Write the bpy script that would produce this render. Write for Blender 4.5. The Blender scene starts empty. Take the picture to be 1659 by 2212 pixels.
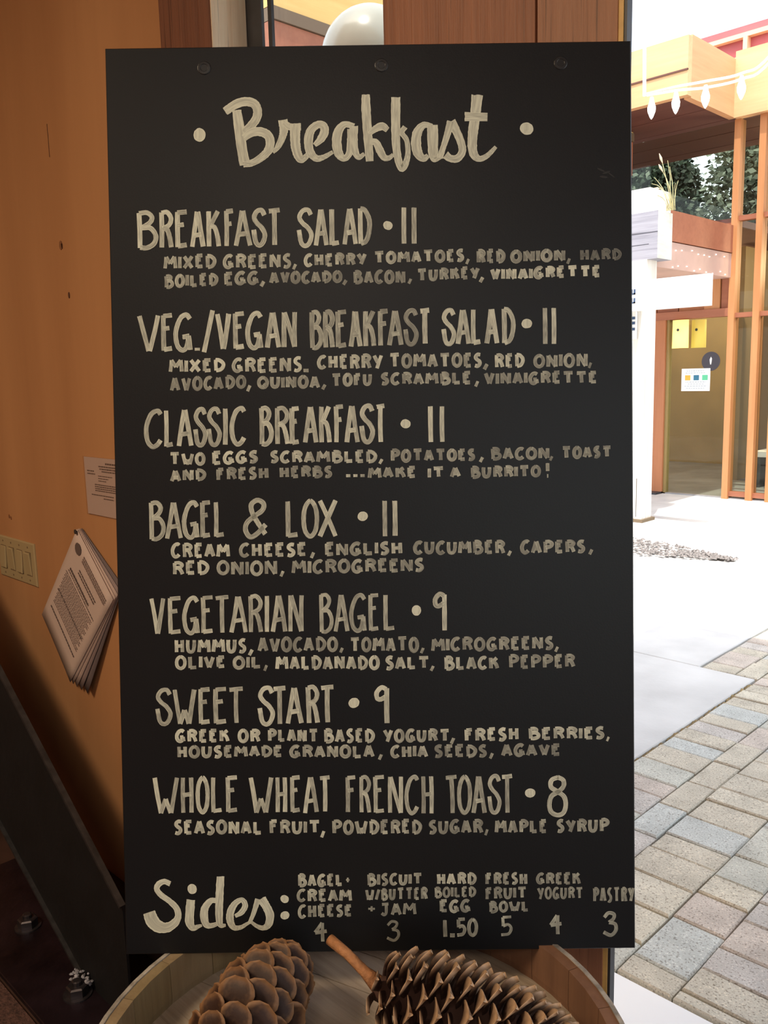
import bpy, bmesh, math, random
from mathutils import Vector, Matrix
random.seed(7)
C = bpy.context.scene.collection
SC = bpy.context.scene
# ------------------------------------------------------------------ camera
CAMZ = 1.45
cam_d = bpy.data.cameras.new('camera'); cam = bpy.data.objects.new('camera', cam_d); C.objects.link(cam)
cam_d.sensor_fit = 'VERTICAL'; cam_d.sensor_height = 36.0; cam_d.lens = 36.0*1853/2212
cam_d.clip_start = 0.02; cam_d.clip_end = 200
_right = Vector((0.70973052, 0.70401762, -0.02533347)); _up = Vector((-0.09317075, 0.12945031, 0.98719898)); _fwd = Vector((-0.6982849, 0.6982849, -0.15746868))
cam.matrix_world = Matrix.Translation((0, 0, CAMZ)) @ Matrix((_right, _up, -_fwd)).transposed().to_4x4()
SC.camera = cam
# ------------------------------------------------------------------ sky, sun, exposure
SC.view_settings.view_transform = 'Standard'; SC.view_settings.look = 'None'
SC.view_settings.exposure = 0.0; SC.view_settings.gamma = 1.0; SC.view_settings.use_curve_mapping = False
W = bpy.data.worlds.new('sky'); SC.world = W; W.use_nodes = True
_nt = W.node_tree; _bg = _nt.nodes['Background']
_sky = _nt.nodes.new('ShaderNodeTexSky'); _sky.sky_type = 'NISHITA'; _sky.sun_disc = False
_sky.sun_elevation = math.radians(62); _sky.sun_rotation = math.radians(200); _sky.dust_density = 3.0; _sky.air_density = 1.0
_mx = _nt.nodes.new('ShaderNodeMixRGB'); _mx.inputs[0].default_value = 0.55
_mul = _nt.nodes.new('ShaderNodeVectorMath'); _mul.operation = 'SCALE'; _mul.inputs['Scale'].default_value = 0.22
_nt.links.new(_sky.outputs[0], _mul.inputs[0]); _nt.links.new(_mul.outputs[0], _mx.inputs[1])
_mx.inputs[2].default_value = (.96, 1.0, .98, 1)
_nt.links.new(_mx.outputs[0], _bg.inputs[0]); _bg.inputs[1].default_value = 2.5
def lamp(name, kind, loc, energy, color, size=0.5, aim=None, rot=None):
    d = bpy.data.lights.new(name, kind); d.energy = energy; d.color = color
    if kind == 'AREA': d.size = size
    elif kind != 'SUN': d.shadow_soft_size = size
    o = bpy.data.objects.new(name, d); C.objects.link(o); o.location = loc
    if aim is not None: o.rotation_euler = (Vector(aim)-Vector(loc)).to_track_quat('-Z', 'Y').to_euler()
    return o
_sun = lamp('sun', 'SUN', (4, -4, 9), 5.0, (1, .95, .86), aim=(4-.14, -4+.36, 8.0)); _sun.data.angle = math.radians(0.8)
# warm ceiling lamps of the room, over and behind the photographer
lamp('ceiling_lamp_light', 'AREA', (-1.5, -1.2, 2.84), 58, (1, .78, .53), 0.7, aim=(-1.5, -1.2, 0))
lamp('ceiling_lamp_light', 'AREA', (0.9, -1.3, 2.84), 20, (1, .86, .70), 0.7, aim=(0.9, -1.3, 0))

def portal(name, loc, sx_, sy_, aim):   # guides sky light through a real opening, gives off none itself
    o = lamp(name, 'AREA', loc, 1, (1, 1, 1), sx_, aim=aim); o.data.shape = 'RECTANGLE'; o.data.size = sx_; o.data.size_y = sy_; o.data.cycles.is_portal = True
portal('east_window_portal', (2.66, -1.1, 1.7), 2.6, 1.8, (0, -1.1, 1.7))
portal('doorway_portal', (.45, 1.05, 1.45), 1.9, 2.9, (.45, 0, 1.45))
# ------------------------------------------------------------------ materials
def new_mat(name):
    m = bpy.data.materials.new(name); m.use_nodes = True
    return m, m.node_tree, m.node_tree.nodes['Principled BSDF']
def plain(name, col, rough=.6, metal=0., noise=.0, nscale=20, bump=0., bscale=60, coat=0.):
    m, nt, b = new_mat(name)
    b.inputs['Base Color'].default_value = (*col, 1); b.inputs['Roughness'].default_value = rough; b.inputs['Metallic'].default_value = metal
    if coat: b.inputs['Coat Weight'].default_value = coat
    tc = nt.nodes.new('ShaderNodeTexCoord')
    if noise:
        n = nt.nodes.new('ShaderNodeTexNoise'); n.inputs['Scale'].default_value = nscale; n.inputs['Detail'].default_value = 6
        nt.links.new(tc.outputs['Object'], n.inputs['Vector'])
        r = nt.nodes.new('ShaderNodeValToRGB'); r.color_ramp.elements[0].position = .3; r.color_ramp.elements[1].position = .7
        r.color_ramp.elements[0].color = (*[c*(1-noise) for c in col], 1); r.color_ramp.elements[1].color = (*[min(1, c*(1+noise)) for c in col], 1)
        nt.links.new(n.outputs['Fac'], r.inputs[0]); nt.links.new(r.outputs[0], b.inputs['Base Color'])
    if bump:
        n2 = nt.nodes.new('ShaderNodeTexNoise'); n2.inputs['Scale'].default_value = bscale; n2.inputs['Detail'].default_value = 4
        nt.links.new(tc.outputs['Object'], n2.inputs['Vector'])
        bp = nt.nodes.new('ShaderNodeBump'); bp.inputs['Strength'].default_value = bump; bp.inputs['Distance'].default_value = .01
        nt.links.new(n2.outputs['Fac'], bp.inputs['Height']); nt.links.new(bp.outputs[0], b.inputs['Normal'])
    return m
def wood(name, dark, light, axis='Z', scale=1.0, stretch=14., rough=.55, contrast=.5, bump=.15, crack=0., coord='Object', broad=.5):
    """long grain along axis: fine streaks + broad bands + optional dark cracks"""
    m, nt, b = new_mat(name); b.inputs['Roughness'].default_value = rough
    tc = nt.nodes.new('ShaderNodeTexCoord'); mp = nt.nodes.new('ShaderNodeMapping')
    s = [stretch*scale]*3; s['XYZ'.index(axis)] = scale*.6; mp.inputs['Scale'].default_value = s
    nt.links.new(tc.outputs[coord], mp.inputs['Vector'])
    n = nt.nodes.new('ShaderNodeTexNoise'); n.inputs['Scale'].default_value = 3.0; n.inputs['Detail'].default_value = 9; n.inputs['Roughness'].default_value = .65
    nt.links.new(mp.outputs[0], n.inputs['Vector'])
    n3 = nt.nodes.new('ShaderNodeTexNoise'); n3.inputs['Scale'].default_value = .55; n3.inputs['Detail'].default_value = 3; n3.inputs['Distortion'].default_value = .8
    nt.links.new(mp.outputs[0], n3.inputs['Vector'])
    mx = nt.nodes.new('ShaderNodeMix'); mx.data_type = 'FLOAT'; mx.inputs[0].default_value = broad
    nt.links.new(n.outputs['Fac'], mx.inputs[2]); nt.links.new(n3.outputs['Fac'], mx.inputs[3])
    r = nt.nodes.new('ShaderNodeValToRGB'); r.color_ramp.elements[0].position = .5-.25*contrast-.05; r.color_ramp.elements[1].position = .5+.25*contrast-.02
    r.color_ramp.elements[0].color = (*dark, 1); r.color_ramp.elements[1].color = (*light, 1)
    nt.links.new(mx.outputs[0], r.inputs[0])
    last = r.outputs[0]
    if crack:
        mp2 = nt.nodes.new('ShaderNodeMapping'); s2 = [30.*scale]*3; s2['XYZ'.index(axis)] = scale*.5; mp2.inputs['Scale'].default_value = s2
        nt.links.new(tc.outputs[coord], mp2.inputs['Vector'])
        n4 = nt.nodes.new('ShaderNodeTexNoise'); n4.inputs['Scale'].default_value = 2.2; n4.inputs['Detail'].default_value = 3
        nt.links.new(mp2.outputs[0], n4.inputs['Vector'])
        r2 = nt.nodes.new('ShaderNodeValToRGB'); r2.color_ramp.elements[0].position = .30; r2.color_ramp.elements[1].position = .40
        r2.color_ramp.elements[0].color = (1-crack,)*3+(1,); r2.color_ramp.elements[1].color = (1, 1, 1, 1)
        nt.links.new(n4.outputs['Fac'], r2.inputs[0])
        mm = nt.nodes.new('ShaderNodeMixRGB'); mm.blend_type = 'MULTIPLY'; mm.inputs[0].default_value = 1
        nt.links.new(last, mm.inputs[1]); nt.links.new(r2.outputs[0], mm.inputs[2]); last = mm.outputs[0]
    nt.links.new(last, b.inputs['Base Color'])
    if bump:
        bp = nt.nodes.new('ShaderNodeBump'); bp.inputs['Strength'].default_value = bump; bp.inputs['Distance'].default_value = .004
        nt.links.new(n.outputs['Fac'], bp.inputs['Height']); nt.links.new(bp.outputs[0], b.inputs['Normal'])
    return m
def glass_mat(name, tint=(1, 1, 1), refl=.08, rough=.0):
    m = bpy.data.materials.new(name); m.use_nodes = True; nt = m.node_tree; nt.nodes.clear()
    o = nt.nodes.new('ShaderNodeOutputMaterial'); t = nt.nodes.new('ShaderNodeBsdfTransparent'); t.inputs[0].default_value = (*tint, 1)
    g = nt.nodes.new('ShaderNodeBsdfGlossy'); g.inputs['Roughness'].default_value = rough
    lw = nt.nodes.new('ShaderNodeLayerWeight'); lw.inputs[0].default_value = .5   # Schlick curve: same on front and back faces
    pw = nt.nodes.new('ShaderNodeMath'); pw.operation = 'POWER'; pw.inputs[1].default_value = 5; nt.links.new(lw.outputs['Facing'], pw.inputs[0])
    mr = nt.nodes.new('ShaderNodeMath'); mr.operation = 'MULTIPLY_ADD'; mr.inputs[1].default_value = .9; mr.inputs[2].default_value = refl
    nt.links.new(pw.outputs[0], mr.inputs[0])
    mx = nt.nodes.new('ShaderNodeMixShader'); nt.links.new(mr.outputs[0], mx.inputs[0]); nt.links.new(t.outputs[0], mx.inputs[1]); nt.links.new(g.outputs[0], mx.inputs[2])
    nt.links.new(mx.outputs[0], o.inputs[0]); return m
def emit(name, col, s):
    m, nt, b = new_mat(name); b.inputs['Base Color'].default_value = (*col, 1)
    b.inputs['Emission Color'].default_value = (*col, 1); b.inputs['Emission Strength'].default_value = s; return m
# ------------------------------------------------------------------ mesh helpers
class MB:
    def __init__(s): s.v = []; s.f = []; s.sm = False
    def box(s, x0, x1, y0, y1, z0, z1, M=None):
        b = len(s.v); P = [(x, y, z) for z in (z0, z1) for y in (y0, y1) for x in (x0, x1)]
        if M is not None: P = [tuple(M @ Vector(p)) for p in P]
        s.v += P
        for q in ((0, 2, 3, 1), (4, 5, 7, 6), (0, 1, 5, 4), (2, 6, 7, 3), (0, 4, 6, 2), (1, 3, 7, 5)): s.f.append(tuple(b+i for i in q))
        return s
    def bev(s, x0, x1, y0, y1, z0, z1, c, M=None):
        """box with its top edges chamfered by c"""
        b = len(s.v)
        P = [(x0, y0, z0), (x1, y0, z0), (x1, y1, z0), (x0, y1, z0), (x0, y0, z1-c), (x1, y0, z1-c), (x1, y1, z1-c), (x0, y1, z1-c),
             (x0+c, y0+c, z1), (x1-c, y0+c, z1), (x1-c, y1-c, z1), (x0+c, y1-c, z1)]
        if M is not None: P = [tuple(M @ Vector(p)) for p in P]
        s.v += P; s.f.append((b+3, b+2, b+1, b))
        for k in (0, 4):
            for i in range(4): j = (i+1) % 4; s.f.append((b+k+i, b+k+j, b+k+4+j, b+k+4+i))
        s.f.append((b+8, b+9, b+10, b+11)); return s
    def prism(s, poly, z0, z1, M=None):
        b = len(s.v); n = len(poly); P = [(x, y, z0) for x, y in poly]+[(x, y, z1) for x, y in poly]
        if M is not None: P = [tuple(M @ Vector(p)) for p in P]
        s.v += P; s.f.append(tuple(range(b+n-1, b-1, -1))); s.f.append(tuple(range(b+n, b+2*n)))
        for i in range(n): j = (i+1) % n; s.f.append((b+i, b+j, b+n+j, b+n+i))
        return s
    def tube(s, pts, rad, n=8, cap=True):
        pts = [Vector(p) for p in pts]; b0 = len(s.v); up = Vector((0, 0, 1)); rings = []
        for i, p in enumerate(pts):
            t = (pts[min(i+1, len(pts)-1)]-pts[max(i-1, 0)]).normalized()
            a = t.cross(up if abs(t.z) < .95 else Vector((1, 0, 0))).normalized(); c = t.cross(a)
            rr = rad[i] if isinstance(rad, (list, tuple)) else rad; ring = []
            for k in range(n):
                q = p+a*rr*math.cos(2*math.pi*k/n)+c*rr*math.sin(2*math.pi*k/n); ring.append(len(s.v)); s.v.append(tuple(q))
            rings.append(ring)
        for r0, r1 in zip(rings, rings[1:]):
            for k in range(n): s.f.append((r0[k], r0[(k+1) % n], r1[(k+1) % n], r1[k]))
        if cap: s.f.append(tuple(reversed(rings[0]))); s.f.append(tuple(rings[-1]))
        return s
    def lathe(s, prof, n=24, c=(0, 0, 0)):
        b = len(s.v)
        for r, z in prof:
            for k in range(n): s.v.append((c[0]+r*math.cos(2*math.pi*k/n), c[1]+r*math.sin(2*math.pi*k/n), c[2]+z))
        for i in range(len(prof)-1):
            for k in range(n): s.f.append((b+i*n+k, b+i*n+(k+1) % n, b+(i+1)*n+(k+1) % n, b+(i+1)*n+k))
        s.f.append(tuple(b+k for k in reversed(range(n)))); s.f.append(tuple(b+(len(prof)-1)*n+k for k in range(n)))
        return s
    def build(s, name, mat, parent=None, origin=None, smooth=False):
        """link as ONE object; its origin at `origin` (world) ; parented with plain local coords"""
        if origin is None:
            if parent is not None: origin = Vector(parent['_o'])
            else:
                xs, ys, zs = zip(*s.v); origin = Vector(((min(xs)+max(xs))/2, (min(ys)+max(ys))/2, min(zs)))
        origin = Vector(origin); me = bpy.data.meshes.new(name)
        me.from_pydata([tuple(Vector(p)-origin) for p in s.v], [], s.f); me.update()
        if mat: me.materials.append(mat)
        if smooth:
            for p in me.polygons: p.use_smooth = True
        o = bpy.data.objects.new(name, me); C.objects.link(o); o['_o'] = list(origin)
        if parent is not None: o.parent = parent; o.location = origin-Vector(parent['_o'])
        else: o.location = origin
        return o
def tag(o, label=None, cat=None, group=None, kind=None):
    for k, v in (('label', label), ('category', cat), ('group', group), ('kind', kind)):
        if v: o[k] = v
    return o
def empty(name, loc, label=None, cat=None, group=None, kind=None):
    o = bpy.data.objects.new(name, None); C.objects.link(o); o.location = loc; o['_o'] = list(loc); o.empty_display_size = .1
    return tag(o, label, cat, group, kind)
def box(name, mat, x0, x1, y0, y1, z0, z1, parent=None): return MB().box(x0, x1, y0, y1, z0, z1).build(name, mat, parent)
def struct(o): o['kind'] = 'structure'; return o
# ------------------------------------------------------------------ palette
PLY = wood('plywood_varnish', (.37, .165, .068), (.55, .275, .122), 'Z', .7, 7, .5, 1.1, .05, broad=.7)
FIR = wood('fir_timber', (.12, .04, .022), (.52, .21, .10), 'Z', 3, 16, .5, 1.5, .3, crack=.6)
FIR_L = wood('fir_timber_daylit', (.80, .55, .33), (.98, .86, .66), 'Z', 3, 16, .55, .8, .3, crack=.5)
METAL = plain('dark_bronze_metal', (.045, .045, .05), .45, .3, .2, 30)
STEEL = plain('blackened_steel', (.004, .0045, .006), .7, .1, .5, 9, .12, 40)
PLATE = plain('stained_steel_plate', (.022, .013, .018), .35, .4, .6, 7, .15, 30)
CONC_IN = plain('inside_floor_concrete', (.06, .03, .022), .6, 0, .4, 6, .1, 20)
RED = wood('redwood_stain', (.26, .085, .045), (.40, .15, .08), 'X', 1, 8, .6, .9, .1)
REDV = wood('redwood_stain_upright', (.34, .12, .05), (.48, .19, .08), 'Z', 1, 8, .6, .9, .1)
GLU = wood('glulam_amber', (.56, .32, .15), (.82, .55, .30), 'X', .6, 9, .6, .9, .08)
SOFF = wood('dark_soffit_boards', (.10, .045, .035), (.16, .07, .055), 'X', .6, 9, .7, .9, .1)
GREYW = wood('weathered_grey_beam', (.20, .20, .25), (.46, .46, .52), 'X', 1.2, 12, .85, .8, .5, crack=.5)
WPOST = wood('weathered_white_post', (.62, .58, .50), (.90, .88, .84), 'Z', 1.2, 12, .8, .8, .4, crack=.35)
PCONC = plain('patio_concrete', (.60, .60, .585), .85, 0, .12, 3, .1, 60)
WHITE = plain('white_paint', (.88, .88, .87), .55)
GLASS = glass_mat('window_glass', (.97, .98, .97), .03)
GLASS2 = glass_mat('facade_glass', (.88, .90, .84), .014)
# ------------------------------------------------------------------ room shell
struct(box('floor', CONC_IN, -4.6, 2.6, -3.2, 1.0, -.1, 0))
struct(box('ceiling', wood('ceiling_fir_boards', (.35, .16, .07), (.5, .25, .11), 'X', .7, 8, .6), -4.6, 2.6, -3.2, 1.1, 2.9, 3.0))
struct(box('wall_south', PLY, -4.6, 2.6, -3.3, -3.2, -.1, 3.0))
struct(box('wall_west', PLY, -4.7, -4.6, -3.2, 1.1, -.1, 3.0))
struct(MB().box(2.6, 2.7, -3.2, 1.1, -.1, .8).build('wall_east', PLY)); struct(box('wall_east', PLY, 2.6, 2.7, -3.2, 1.1, 2.6, 3.0))
struct(box('wall_east', PLY, 2.6, 2.7, -3.2, -2.4, .8, 2.6)); struct(box('wall_east', PLY, 2.6, 2.7, .2, 1.1, .8, 2.6))
w2 = empty('window_2', (2.64, -1.1, .8), kind='structure')  # unseen window, added for cool daylight on the board
for y0, y1, z0, z1 in ((-2.4, .2, .8, .85), (-2.4, .2, 2.55, 2.6), (-2.4, -2.35, .85, 2.55), (.15, .2, .85, 2.55), (-1.13, -1.07, .85, 2.55)): MB().box(2.61, 2.68, y0, y1, z0, z1).build('frame_bar', METAL, w2)
MB().box(2.64, 2.646, -2.35, .15, .85, 2.55).build('pane', GLASS, w2)
wn = struct(box('wall_north', PLY, -4.6, -1.481, .98, 1.06, -.1, 2.9))
DARKSPOT = plain('putty_spot', (.24, .10, .04), .7)
KNOT = plain('dark_knot', (.10, .04, .02), .7)
for (x, z, w, h, m) in ((-2.058, 1.779, .008, .011, DARKSPOT), (-2.052, 1.777, .0025, .007, KNOT), (-2.036, 1.660, .004, .0075, KNOT), (-2.53, 1.07, .004, .006, DARKSPOT), (-2.518, 1.066, .003, .005, DARKSPOT)):
    MB().prism([(x+w*math.cos(a*.785), z+h*math.sin(a*.785)) for a in range(8)], -.9800, -.9785, Matrix(((1, 0, 0, 0), (0, 0, -1, 0), (0, 1, 0, 0), (0, 0, 0, 1)))).build('knot_spot', m, wn)
box('wall_crack', KNOT, -2.0795, -2.0785, .9789, .98, 1.985, 2.06, wn)
struct(box('baseboard_north', plain('dark_baseboard', (.05, .025, .018), .6, 0, .3, 12), -4.6, -1.481, .955, .98, 0, .135))
# timber stud beside the window
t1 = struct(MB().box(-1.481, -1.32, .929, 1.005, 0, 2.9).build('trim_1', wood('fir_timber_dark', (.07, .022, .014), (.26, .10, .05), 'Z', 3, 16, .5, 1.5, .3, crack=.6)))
tf = MB().box(-1.3205, -1.3185, .930, 1.004, 0, 2.9).build('daylit_face', FIR_L, t1); tf['label'] = 'pale daylit side face'  # daylight on this side put into a paler fir colour
# window between stud and post
w1 = empty('window_1', (-1.15, 1.02, 0), kind='structure')
MB().box(-1.34, -1.276, 1.005, 1.011, 0, 2.9).build('outer_frame', METAL, w1)
MB().box(-1.29, -1.25, 1.011, 1.015, 0, 2.9).build('side_light_pane', GLASS, w1)
MB().box(-1.258, -1.248, 1.005, 1.011, 0, 2.9).build('sash_bar', METAL, w1)
MB().box(-1.25, -.90, 1.015, 1.019, .5, 2.9).build('pane', GLASS, w1)
MB().box(-1.246, -.90, 1.010, 1.05, 0, .5).build('lower_panel', METAL, w1)
# wide post of two boards
t2 = empty('trim_2', (-.76, 1.0, 0), kind='structure')
MB().box(-.955, -.6855, .98, 1.0, 0, 2.9).build('post_board', FIR, t2)
MB().box(-.682, -.5685, .981, .9965, 0, 2.9).build('post_board', wood('fir_timber_rosy', (.17, .065, .04), (.58, .28, .15), 'Z', 3, 16, .5, 1.5, .3, crack=.55), t2)
MB().box(-.93, -.62, 1.0, 1.06, 0, 2.9).build('post_core', FIR, t2)
pb = MB().box(-.5685, -.5617, .983, 1.0, 0, 2.9).build('edge_strip', plain('lit_fir_edge', (.80, .50, .16), .5, 0, .15, 40), t2); pb['label'] = 'lit yellow wood edge strip'  # light caught by the strip put into its bright colour
MB().box(-.5617, -.5576, .9845, .9963, 0, 2.9).build('jamb_channel', METAL, t2)
# ------------------------------------------------------------------ near eave of this building (unseen; its depth set to shade the paving)
struct(box('trim_3', SOFF, -1.8, 4, 1.0, 3.35, 3.2, 3.35))
struct(box('wall_north_upper', REDV, -4.8, 2.8, .99, 1.1, 2.9, 6.0))  # unseen wall and roof raised so the facade glass reflects something dark
struct(box('wall_north_right', PLY, 1.4, 2.6, .98, 1.1, -.1, 2.9))
struct(box('roof', SOFF, -4.8, 2.8, -3.4, 1.2, 6.0, 6.1))
# ------------------------------------------------------------------ ground outside
gr = struct(box('ground', plain('bedding_sand', (.55, .53, .50), .95, 0, .2, 30), -40, 40, 1.1, 60, -.3, -.022))
# concrete: slabs with recessed joints, the paving notch left open
cs = empty('concrete_walk', (-3, 5, 0), kind='structure')
def slab(x0, x1, y0, y1, m=PCONC): MB().bev(x0, x1, y0, y1, -.12, 0, .004).build('slab', m, cs)
slab(-3.4, -1.50, 1.722, 3.928); slab(-6.6, -3.406, 1.722, 3.928)
slab(-3.4, -1.772, 3.934, 6.05); slab(-6.6, -3.406, 3.934, 5.86)
slab(-2.6, -1.772, 6.056, 9.45); slab(-6.6, -3.406, 6.75, 9.45); slab(-3.4, -2.606, 6.75, 9.45); slab(-1.766, 4, 8.0, 9.45)
stoop = struct(MB().bev(-3, 3, 1.0, 1.715, -.12, 0.0, .006).build('door_stoop', WHITE)); 
# gravel strip at the post foot
g = MB(); rg = random.Random(3)
for i in range(800):
    x = rg.uniform(-4.2, -2.62); y = 6.4+rg.uniform(-.33, .30)*(1 if x < -3.4 else max(.15, (-2.6-x)/.8)); s_ = rg.uniform(.008, .022); z = -.01+rg.uniform(0, .012)
    ang = rg.uniform(0, 6.28)
    Mx = Matrix.Translation((x, y, z)) @ Matrix.Rotation(ang, 4, 'Z')
    b0 = len(g.v)
    for p in ((-1, -.6, 0), (1, -.7, 0), (.9, .7, 0), (-.8, .8, 0), (0.1, 0, .8)): g.v.append(tuple(Mx @ (Vector(p)*s_)))
    for f in ((0, 1, 4), (1, 2, 4), (2, 3, 4), (3, 0, 4)): g.f.append(tuple(b0+k for k in f))
gv = g.build('gravel', plain('mixed_gravel', (.20, .18, .17), .9, 0, .8, 60)); tag(gv, 'small loose grey brown gravel strip beside the white post', 'gravel', kind='stuff')
# dirt line between slab and pavers
d = MB(); rd = random.Random(9)
for i in range(260):
    y = rd.uniform(1.75, 3.9); x = -1.489+rd.uniform(-.009, .009); s_ = rd.uniform(.004, .012); b0 = len(d.v)
    for p in ((-1, -.8, 0), (1, -1, 0), (1, 1, 0), (-1, 1, 0), (0, 0, 1)): d.v.append((x+p[0]*s_, y+p[1]*s_*1.6, -.012+p[2]*s_*1.1))
    for f in ((0, 1, 4), (1, 2, 4), (2, 3, 4), (3, 0, 4)): d.f.append(tuple(b0+k for k in f))
dd = d.build('joint_dirt', plain('mossy_dirt', (.30, .23, .12), .95, 0, .5, 80)); tag(dd, 'crumbly brown dirt line along the concrete edge', 'dirt', kind='stuff')
# pavers
pv = empty('paving', (-1, 3, 0), kind='structure')
def paver_mat(name, col):
    m = plain(name, col, .88, 0, .16, 9, .25, 90)
    nt = m.node_tree; b = nt.nodes['Principled BSDF']; tc = [n for n in nt.nodes if n.type == 'TEX_COORD'][0]
    v = nt.nodes.new('ShaderNodeTexNoise'); v.inputs['Scale'].default_value = 190; v.inputs['Detail'].default_value = 2; nt.links.new(tc.outputs['Object'], v.inputs['Vector'])
    r = nt.nodes.new('ShaderNodeValToRGB'); e = r.color_ramp.elements; e[0].position = .33; e[0].color = (.35, .3, .26, 1); e[1].position = .68; e[1].color = (1.5, 1.45, 1.4, 1)
    a = e.new(.42); a.color = (1, 1, 1, 1); a = e.new(.62); a.color = (1, 1, 1, 1)
    nt.links.new(v.outputs['Fac'], r.inputs[0]); src = b.inputs['Base Color'].links[0].from_socket
    mm = nt.nodes.new('ShaderNodeMixRGB'); mm.blend_type = 'MULTIPLY'; mm.inputs[0].default_value = .8
    nt.links.new(src, mm.inputs[1]); nt.links.new(r.outputs[0], mm.inputs[2]); nt.links.new(mm.outputs[0], b.inputs['Base Color']); return m
PM = [paver_mat('paver_'+n, c) for n, c in (('tan', (.52, .48, .39)), ('grey', (.49, .49, .43)), ('blue_grey', (.50, .52, .49)), ('rose', (.52, .46, .40)), ('buff', (.57, .53, .43)), ('mauve', (.50, .47, .43)))]
PW = [4, 3, 2, 2, 3, 3]
rp = random.Random(21); pieces = []
x = -1.49; k = 0
cols = [.212, .106, .212, .145, .212, .106, .212, .106, .212, .145]
while x < 1.9:
    w_ = cols[k % len(cols)]; y = 1.722+rp.uniform(-.12, 0)
    while y < 7.9:
        ln = rp.choice([.106, .106, .145]) if w_ > .2 else rp.choice([.212, .145, .212]) if w_ < .13 else rp.choice([.212, .145, .106])
        a, b_ = max(y, 1.722), min(y+ln, 7.95)
        if b_-a > .03: pieces.append((x, x+w_, a, b_))
        y += ln
    x += w_; k += 1
xx = -1.49   # columns left of the step exist only beyond y = 3.93
x = -1.49-.0
for w_ in (.106, .165):
    x -= w_; y = 3.935
    while y < 7.9:
        ln = rp.choice([.145, .106, .212]); b_ = min(y+ln, 7.95)
        if b_-y > .03: pieces.append((x, x+w_, y, b_))
        y += ln
def vis(p):   # how close to the part of the yard the doorway looks onto
    cx_, cy_ = (p[0]+p[1])/2, (p[2]+p[3])/2
    return abs(cx_+.40*cy_+.05)+.28*cy_ + (3 if cx_ > -.33*cy_ + .5 else 0)
pieces.sort(key=vis)
pm = {}
far = MB()
for i, (x0, x1, y0, y1) in enumerate(pieces):
    g_ = .0026; h = rp.uniform(-.003, .003)
    if i < 298:
        m = MB().bev(x0+g_, x1-g_, y0+g_, y1-g_, -.06, h, .0045)
        cz = ((x0+x1)/2, (y0+y1)/2); tx, ty = rp.uniform(-.012, .012), rp.uniform(-.012, .012)
        m.v = [(a+rp.uniform(-.0015, .0015), b+rp.uniform(-.0015, .0015), c+((a-cz[0])*tx+(b-cz[1])*ty if c > -.05 else 0)) for a, b, c in m.v]
        m.build('paver', rp.choices(PM, PW)[0], pv)
    else: far.bev(x0+g_, x1-g_, y0+g_, y1-g_, -.06, h, .0045)
tag(far.build('far_pavers', PM[0], pv), kind='stuff')
# ------------------------------------------------------------------ facade across the yard (plane y about 9.39)
FY = 9.39
fb = empty('glass_fronted_building', (-4, 10, 0), 'timber and glass fronted building across the paved yard', 'building')
FWALL = plain('olive_inner_wall', (.38, .27, .12), .8, 0, .15, 2)
MB().box(-9, 1, 12.6, 12.7, 0, 3.0).build('inner_wall', FWALL, fb)
MB().box(-9, -8.9, 9.4, 12.6, 0, 3.0).build('inner_wall', FWALL, fb)
MB().box(-4.6, -4.5, 10.9, 12.6, 0, 2.9).build('inner_partition', plain('inner_partition_tan', (.36, .25, .13), .8), fb)
MB().box(-9, 1, 9.36, 12.6, -.06, .012).build('inner_floor', plain('inner_floor_grey', (.30, .30, .31), .5, 0, .2, 3), fb)
MB().box(-9, -4.0, 9.36, 12.7, 2.93, 3.0).build('inner_ceiling', SOFF, fb)
MB().box(-4.0, 1, 11.6, 12.7, 2.95, 3.0).build('inner_ceiling', SOFF, fb)
for x_ in (-3.2, -2.2): MB().box(x_, x_+.2, 10.8, 11.0, 0, 2.95).build('inner_column', RED, fb)
MB().box(-4.35, -4.1, 10.85, 10.9, 0, 2.1).build('inner_door', plain('inner_door_brown', (.20, .12, .06), .6), fb)
MB().box(-4.1, -2.9, 10.3, 10.75, .38, .44).build('reflection_bench_seat', WHITE, fb)  # added white bench stands in for the sunlit patio mirrored in the glass
for x_ in (-4.05, -2.98): MB().box(x_, x_+.05, 10.35, 10.7, 0, .38).build('reflection_bench_leg', METAL, fb)
lamp('inner_fill_light', 'POINT', (-5.6, 11.2, 2.5), 90, (1, .78, .5), .15); lamp('inner_fill_light', 'POINT', (-3.0, 10.6, 2.6), 70, (1, .78, .5), .15)  # unseen fill lamps, added to warm and brighten the inner wall
# mullions
AMB = wood('amber_mullion', (.42, .17, .06), (.58, .27, .11), 'Z', 1, 8, .5, .8, .05)
for x_, w_ in ((-4.016, .066), (-3.755, .068), (-3.545, .09), (-3.1, .07), (-2.6, .07), (-2.1, .07)):
    MB().box(x_, x_+w_, FY-.07, FY+.06, 0, 3.98).build('mullion', AMB, fb)
# rails between mullions
xs = [(-3.95, -3.755), (-3.687, -3.545), (-3.455, -3.1), (-3.03, -2.6), (-2.53, -2.1)]
for a, b_ in xs:
    for z_, h_ in ((2.965, .05), (1.965, .05), (.03, .05)):
        MB().box(a, b_, FY-.04, FY+.05, z_, z_+h_).build('rail', RED, fb)
    for z0, z1 in ((.08, 1.965), (2.015, 2.965), (3.015, 3.98)):
        MB().box(a, b_, FY, FY+.012, z0, z1).build('pane', GLASS2, fb)
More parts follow.
